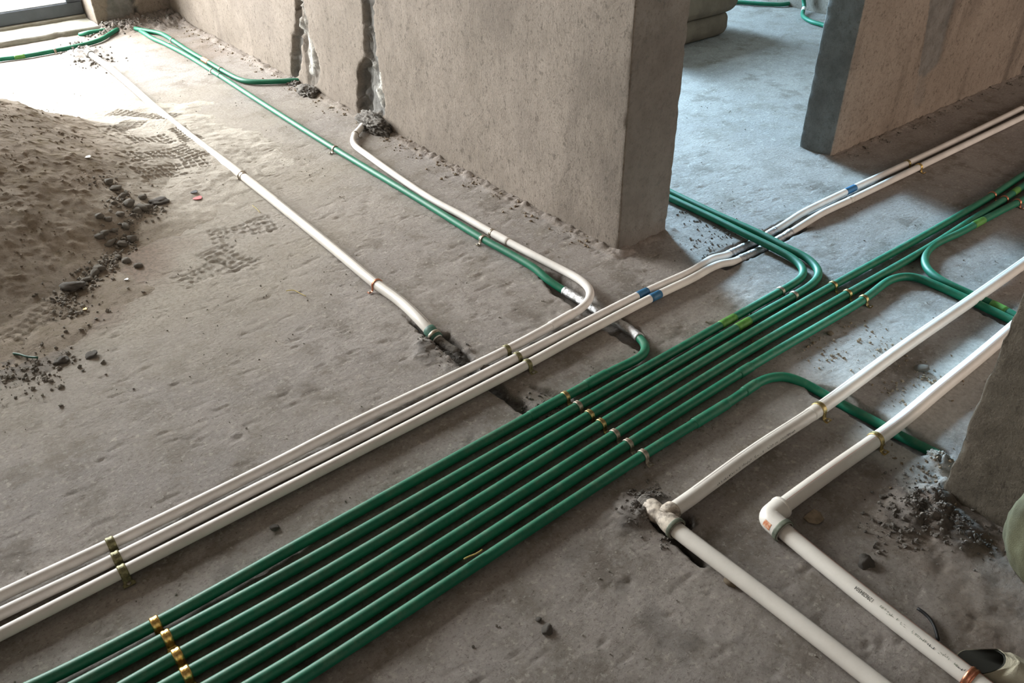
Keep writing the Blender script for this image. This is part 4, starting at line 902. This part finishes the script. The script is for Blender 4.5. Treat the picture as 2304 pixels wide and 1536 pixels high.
p_ = (1.4309,0.4095,0); lump('mortar_lump', (p_[0], p_[1], .002), .035, .05, .018, 17, 'dark crumbly mortar lump at the foot of the near wall corner')
p_ = (0.9599,0.7782,0); lump('mortar_lump', (p_[0], p_[1], -.002), .030, .028, .014, 18, 'dark mortar lump left of the tee fitting')
# crumbs: one stuff object per heap
def part_stuff(o, label):
    o['label'] = label; o['kind'] = 'stuff'; return o
def crumbs(name, label, spots, n, r0, r1, mat, seed, cat='rubble', root=None):
    rn = random.Random(seed); VV = []; FF = []
    base = [(0, 0, 1), (.94, 0, .2), (.3, .9, .2), (-.76, .55, .2), (-.76, -.55, .2), (.3, -.9, .2), (.5, .3, -.6), (-.5, .1, -.6)]
    fc = [(0, 1, 2), (0, 2, 3), (0, 3, 4), (0, 4, 5), (0, 5, 1), (1, 6, 2), (2, 6, 7), (2, 7, 3), (3, 7, 4), (4, 7, 5), (5, 7, 6), (5, 6, 1)]
    pts = []
    for _ in range(n):
        (x, y, s_) = rn.choice(spots); a = rn.uniform(0, 6.28); d = abs(rn.gauss(0, s_)); pts.append((x+d*math.cos(a), y+d*math.sin(a)))
    P_ = np.array(pts); zf_ = floor_h(P_[:, :1], P_[:, 1:])[0].ravel(); zs_ = sand_h(P_[:, :1], P_[:, 1:])[0].ravel(); inb = (P_[:, 0] > -1.5) & (P_[:, 0] < 1.3) & (P_[:, 1] > 2) & (P_[:, 1] < 4.6)
    zz = np.where(inb, np.maximum(zf_, zs_), zf_)
    for (x, y), z in zip(pts, zz):
        if (WX0-.004 < x < WX1+.02 and y > WY0-.004) or (x > RX0-.004 and RY0-.004 < y < RY1) or (x > NX0-.004 and y < NY1+.004 and x < NX0+.3) or y > 5.40: continue
        r = r0+(r1-r0)*rn.random()**3; b = len(VV); e = Euler((rn.uniform(-1, 1), rn.uniform(-1, 1), rn.uniform(0, 6.28))).to_matrix()
        for q in base:
            v = e@Vector((q[0]*rn.uniform(.7, 1.2), q[1]*rn.uniform(.7, 1.2), q[2]*.7)); VV.append((x+v.x*r, y+v.y*r, z+r*.3+v.z*r))
        FF += [tuple(b+i for i in t) for t in fc]
    return tag(mk(name, VV, np.array(FF), mat, None, False), label, cat, None, 'stuff') if root is None else part_stuff(mk(name, VV, np.array(FF), mat, root, False), label)
def spots(pts, s_): return [(x, y, s_) for (x, y) in pts]
crumbs('gravel', 'fine dark gravel spilled along the foot of the sand heap', spots([(0.5795,2.9882),(0.5811,2.8597),(0.5596,2.7491),(0.5054,2.6731),(0.461,2.6141),(0.4088,2.5658),(0.3515,2.5084),(0.3097,2.4761),(0.2572,2.4232),(0.6054,2.7956),(0.6468,2.8044)], .035)+spots([(0.0829,2.1479),(0.1089,2.0771),(0.0375,2.1364),(0.2634,2.356)], .08), 1500, .0015, .009, M['rock'], 1)
crumbs('sand_clods', 'small sand clods rolled down the face of the sand heap', spots([(.2, 3.0), (.35, 3.1), (.1, 2.8), (.5, 3.0), (.3, 2.75), (.0, 2.6), (.55, 3.4), (.4, 3.5), (.3, 3.7)], .12), 500, .0015, .007, M['sand'], 2, root=SAND)
crumbs('mortar_crumbs', 'dark mortar crumbs on the floor in the doorway behind the wall end', spots([(2.0768,1.6431),(2.0608,1.5696),(2.0454,1.499),(1.9416,1.486),(1.9511,1.42),(1.8958,1.3916),(2.0668,1.4605),(2.0288,1.3932)], .035), 170, .0015, .006, M['mortar'], 3)
crumbs('mortar_crumbs', 'mortar crumbs along the foot of the long wall', spots([(1.66, y) for y in np.arange(1.7, 5.2, .12)], .035)+spots([(1.6969,3.6453),(1.7448,3.6464),(1.6966,3.0393),(1.6992,2.9363),(1.6947,2.8431),(1.6963,2.5415),(1.7003,2.4003)], .05), 900, .0012, .007, M['rock_tan'], 4)
crumbs('mortar_crumbs', 'mortar crumbs around the tee fitting', spots([(0.9815,0.8016),(1.0195,0.7921),(0.9513,0.7854),(0.9432,0.7521),(0.9432,0.6905),(1.0155,0.7819)], .028), 360, .001, .006, M['mortar'], 5)
crumbs('mortar_crumbs', 'mortar rubble at the foot of the near wall', spots([(1.4188,0.4326),(1.4597,0.4155),(1.4381,0.384),(1.4197,0.3361),(1.4201,0.2904),(1.3767,0.4186),(1.3822,0.3825),(1.3113,0.4101)], .045), 800, .001, .007, M['mortar'], 6)
crumbs('mortar_crumbs', 'crumbs along the trench with the green collar', spots([(0.9636,1.5311),(0.9691,1.4873),(0.9823,1.4455),(0.9686,1.5807),(0.9983,1.1249),(1.0061,1.1503),(1.0364,1.136),(0.9998,1.2101)], .03), 420, .001, .005, M['mortar'], 7)
crumbs('mortar_crumbs', 'pale plaster crumbs scattered between the thick white pipes', spots([(1.6839,1.0399),(1.7602,0.9079),(1.8893,0.8969),(1.8604,0.7717),(1.8424,0.6613),(1.7244,0.6653),(1.7442,0.8425),(1.8424,0.6137),(1.5619,0.4715),(1.5505,0.4446)], .06), 700, .001, .006, M['rock_tan'], 8)
crumbs('mortar_crumbs', 'crumbs beside the green pipe bundle', spots([(1.009,1.1372),(1.0119,1.1242),(1.1558,1.1372),(1.2062,1.1657),(1.2494,0.8858),(1.286,0.8762),(1.1282,0.8866),(0.9738,1.1453),(1.1663,0.8942)], .02), 260, .001, .005, M['rock'], 9)
crumbs('mortar_crumbs', 'rubble in the far left corner beneath the chase', spots([(1.3306,5.4586),(1.3883,5.3563),(1.4452,5.4104),(1.2355,5.3145),(1.0616,5.0931),(1.0417,4.8641),(1.0603,4.7967),(1.5576,5.3515),(1.677,5.3817),(1.0734,5.2184)], .07), 800, .002, .012, M['mortar'], 10)
crumbs('mortar_crumbs', 'crumbs at the foot of the wall right of the doorway', spots([(x, 1.565) for x in np.arange(2.95, 4.4, .12)], .03)+spots([(3.6562,1.6835),(3.7126,1.6729),(3.6742,1.6308)], .04), 400, .0012, .006, M['rock'], 11)
rr_ = random.Random(3)
crumbs('floor_grit', 'loose grit sprinkled over the whole concrete floor', [(rr_.uniform(-.2, 2.6), rr_.uniform(.1, 1.6), .05) for _ in range(200)]+[(rr_.uniform(.2, 1.6), rr_.uniform(1.5, 5.2), .06) for _ in range(240)]+[(rr_.uniform(1.95, 4.2), rr_.uniform(1.0, 3.4), .06) for _ in range(120)], 2600, .0006, .0036, M['rock'], 12, root=FLOOR)

# strings, cable, scraps
def thread(name, P_, r, mat, label, cat):
    pa = Path(P_, r, .006, 3); V, F = pa.tube(seg=6); return tag(mk(name, V, F, mat), label, cat)
thread('black_cable', [(1.1747,0.2833,0.006),(1.1757,0.2699,0.006),(1.1703,0.2533,0.006),(1.1561,0.2371,0.006),(1.14,0.2243,0.006)], .0032, M['black'], 'short black rubber cable scrap right of the printed pipe', 'cable')
thread('white_string', [(0.2307,2.5973,0.012),(0.2258,2.5498,0.014),(0.2256,2.5091,0.01),(0.2382,2.4689,0.004)], .0011, M['string'], 'white string in the sand below the heap, left one', 'string')
thread('white_string', [(0.3395,2.5686,0.012),(0.3283,2.5761,0.016),(0.3284,2.5292,0.012),(0.3253,2.4837,0.006)], .0011, M['string'], 'white hooked string by the dark mortar lump, right one', 'string')
thread('straw', [(0.7821,2.0595,0.004),(0.8007,2.0504,0.004),(0.806,2.0265,0.004),(0.813,1.9949,0.004)], .0013, M['straw'], 'curled dry straw on the floor between the two left pipes', 'straw')
thread('straw', [(0.9509,2.664,0.004),(0.9508,2.6273,0.004),(0.9471,2.5942,0.004)], .0012, M['straw'], 'short pale straw beside the thick white pipe on the left', 'straw')
thread('yellow_tie', [(0.5841,0.8919,0.03),(0.5966,0.8915,0.03),(0.6098,0.886,0.029),(0.6254,0.8878,0.03)], .0016, M['straw'], 'yellow tie scrap lying across the green pipes at bottom centre', 'tie')
thread('wire', [(1.0977,3.6995,0.004),(1.0976,3.6421,0.004),(1.118,3.7261,0.004),(1.1612,3.7636,0.004)], .0010, M['line_g'], 'thin grey wire on the bright floor near the window', 'wire')
thread('wire', [(1.8078,2.4796,0.03),(1.7812,2.4362,0.02),(1.7685,2.4116,0.006)], .0010, M['string'], 'thin white wire leaning on the long wall', 'wire')
def chip(px, r, mat, label, name='plastic_scrap', cat='scrap'):
    a = np.linspace(0, 2*math.pi, 9)[:-1]; z = hz(px[0], px[1])+.002; V = []
    for k in (0, 1):
        V += [(px[0]+r*math.cos(t)*(1+.3*math.sin(3*t)), px[1]+r*math.sin(t)*(1+.25*math.cos(2*t)), z+.0015*k+.001*math.sin(2*t)) for t in a]
    F = [tuple(range(8, 16)), tuple(range(7, -1, -1))]+[(i, (i+1) % 8, 8+(i+1) % 8, 8+i) for i in range(8)]
    tag(mk(name, V, F, mat, None, False), label, cat)
chip((1.2217,0.5352,0), .021, M['rock_tan'], 'flat round mortar disc on the floor right of the elbow', 'mortar_disc', 'mortar')
chip((0.8173,2.825,0), .016, M['red'], 'red plastic scrap on the sandy floor left of the thick white pipe')
chip((0.8229,2.8681,0), .013, M['black'], 'black scrap just above the red plastic scrap')
chip((0.2864,2.3369,0), .006, M['gold'], 'shiny gold foil bit below the sand heap', 'foil_scrap')
chip((0.4334,2.4262,0), .006, M['foil'], 'shiny silver bit on the floor right of the gravel', 'foil_scrap')
chip((0.5679,3.1569,0.1), .012, M['string'], 'white bottle cap scrap on the sand heap')
thread('green_strip', [(0.0724,2.2357,0.006),(0.0852,2.2198,0.006),(0.0979,2.1937,0.006),(0.1185,2.174,0.006)], .003, M['green_dark'], 'thin pale green plastic strip at the far left below the heap', 'scrap')

# stacked sacks in the room behind the doorway
def sack(name, x0, x1, y0, y1, z0, z1, label, seed):
    bm = bmesh.new(); bmesh.ops.create_cube(bm, size=2); bmesh.ops.subdivide_edges(bm, edges=bm.edges[:], cuts=15, use_grid_fill=True)
    c = Vector(((x0+x1)/2, (y0+y1)/2, (z0+z1)/2)); h = Vector(((x1-x0)/2, (y1-y0)/2, (z1-z0)/2))
    for v in bm.verts:
        q = v.co.copy(); lp = (abs(q.x)**7+abs(q.y)**7+abs(q.z)**3)**(1/7.); q = q/max(lp, 1e-6) if lp > 1 else q
        n = mn.noise(q*1.7+Vector((seed, 0, 0)))*.05+mn.noise(q*5+Vector((seed, 0, 0)))*.015
        v.co = Vector((q.x*h.x*(1+n*.3), q.y*h.y*(1+n*.5), q.z*h.z*(1+n)))
    V = np.array([tuple(v.co) for v in bm.verts])+np.array(c); F = np.array([[v.index for v in f.verts] for f in bm.faces]); bm.free()
    return tag(mk(name, V, F, M['sackc']), label, 'sack')
sack('cement_sack', 3.30, 3.975, 2.965, 3.36, .0, .125, 'brown paper sack on the floor, lower of two in the doorway', 1)
sack('cement_sack', 3.28, 4.03, 2.95, 3.38, .123, .25, 'brown paper sack stacked on top of the other in the doorway', 5)

# cloth bags at the right edge
def blob(name, c, r, tilt, seed, mat, label):
    bm = bmesh.new(); bmesh.ops.create_icosphere(bm, subdivisions=5, radius=1); e = Euler(tilt).to_matrix()
    for v in bm.verts:
        q = v.co.copy(); d = 1+.10*mn.noise(q*1.5+Vector((seed, 0, 0)))+.05*mn.noise(Vector((q.x*4, q.y*4, q.z*1.5))+Vector((seed, 4, 0)))+.02*mn.noise(q*9)
        v.co = e@Vector((q.x*r[0]*d, q.y*r[1]*d, q.z*r[2]*d))
    V = np.array([tuple(v.co) for v in bm.verts])+np.array(c); V[:, 2] = np.maximum(V[:, 2], .002); V[:, 0] = np.minimum(V[:, 0], NX0-.006)
    F = np.array([[v.index for v in f.verts] for f in bm.faces]); bm.free()
    return tag(mk(name, V, F, M[mat]), label, 'bag')
blob('cloth_bag', (1.430, .165, .115), (.062, .100, .135), (0, .10, 0), 3, 'bag', 'olive cloth bag leaning on the near wall at the right edge')
# open bag in the bottom right corner
def open_bag():
    q = None
    for nm, r_, m_, ln in (('open_bag', .031, 'bag_l', None), ('bag_inside', .0285, 'bag_in', 'dark inside of the bag mouth')):
        pa = Path([(1.1425,0.1665,0.02),(1.1555,0.1281,0.024),(1.1729,0.0903,0.02),(1.1889,0.0463,0.018)], r_, .006, 2)
        V, F = pa.tube(seg=32, cap=False, step=.004); V = crinkle(V, .010, 24, 3)
        n = len(V)//32; T0 = pa.T[0]
        for i in range(n):
            k = max(0, 1-i/14.)
            for j in range(32):
                v = V[i*32+j]; v += T0*k*(v[2]-.01)*1.1; v[2] = .004+(max(v[2], .0)-.004)*(1-.25*k)
        V[:, 2] = np.maximum(V[:, 2], .004 if q is None else .006)
        o = mk(nm, V, F, M[m_], q)
        if q is None: q = o; tag(q, 'grey beige cloth bag with a dark open mouth in the bottom right corner', 'bag')
        else: o['label'] = ln
open_bag()
for o in bpy.data.objects:
    if '_o' in o: del o['_o']
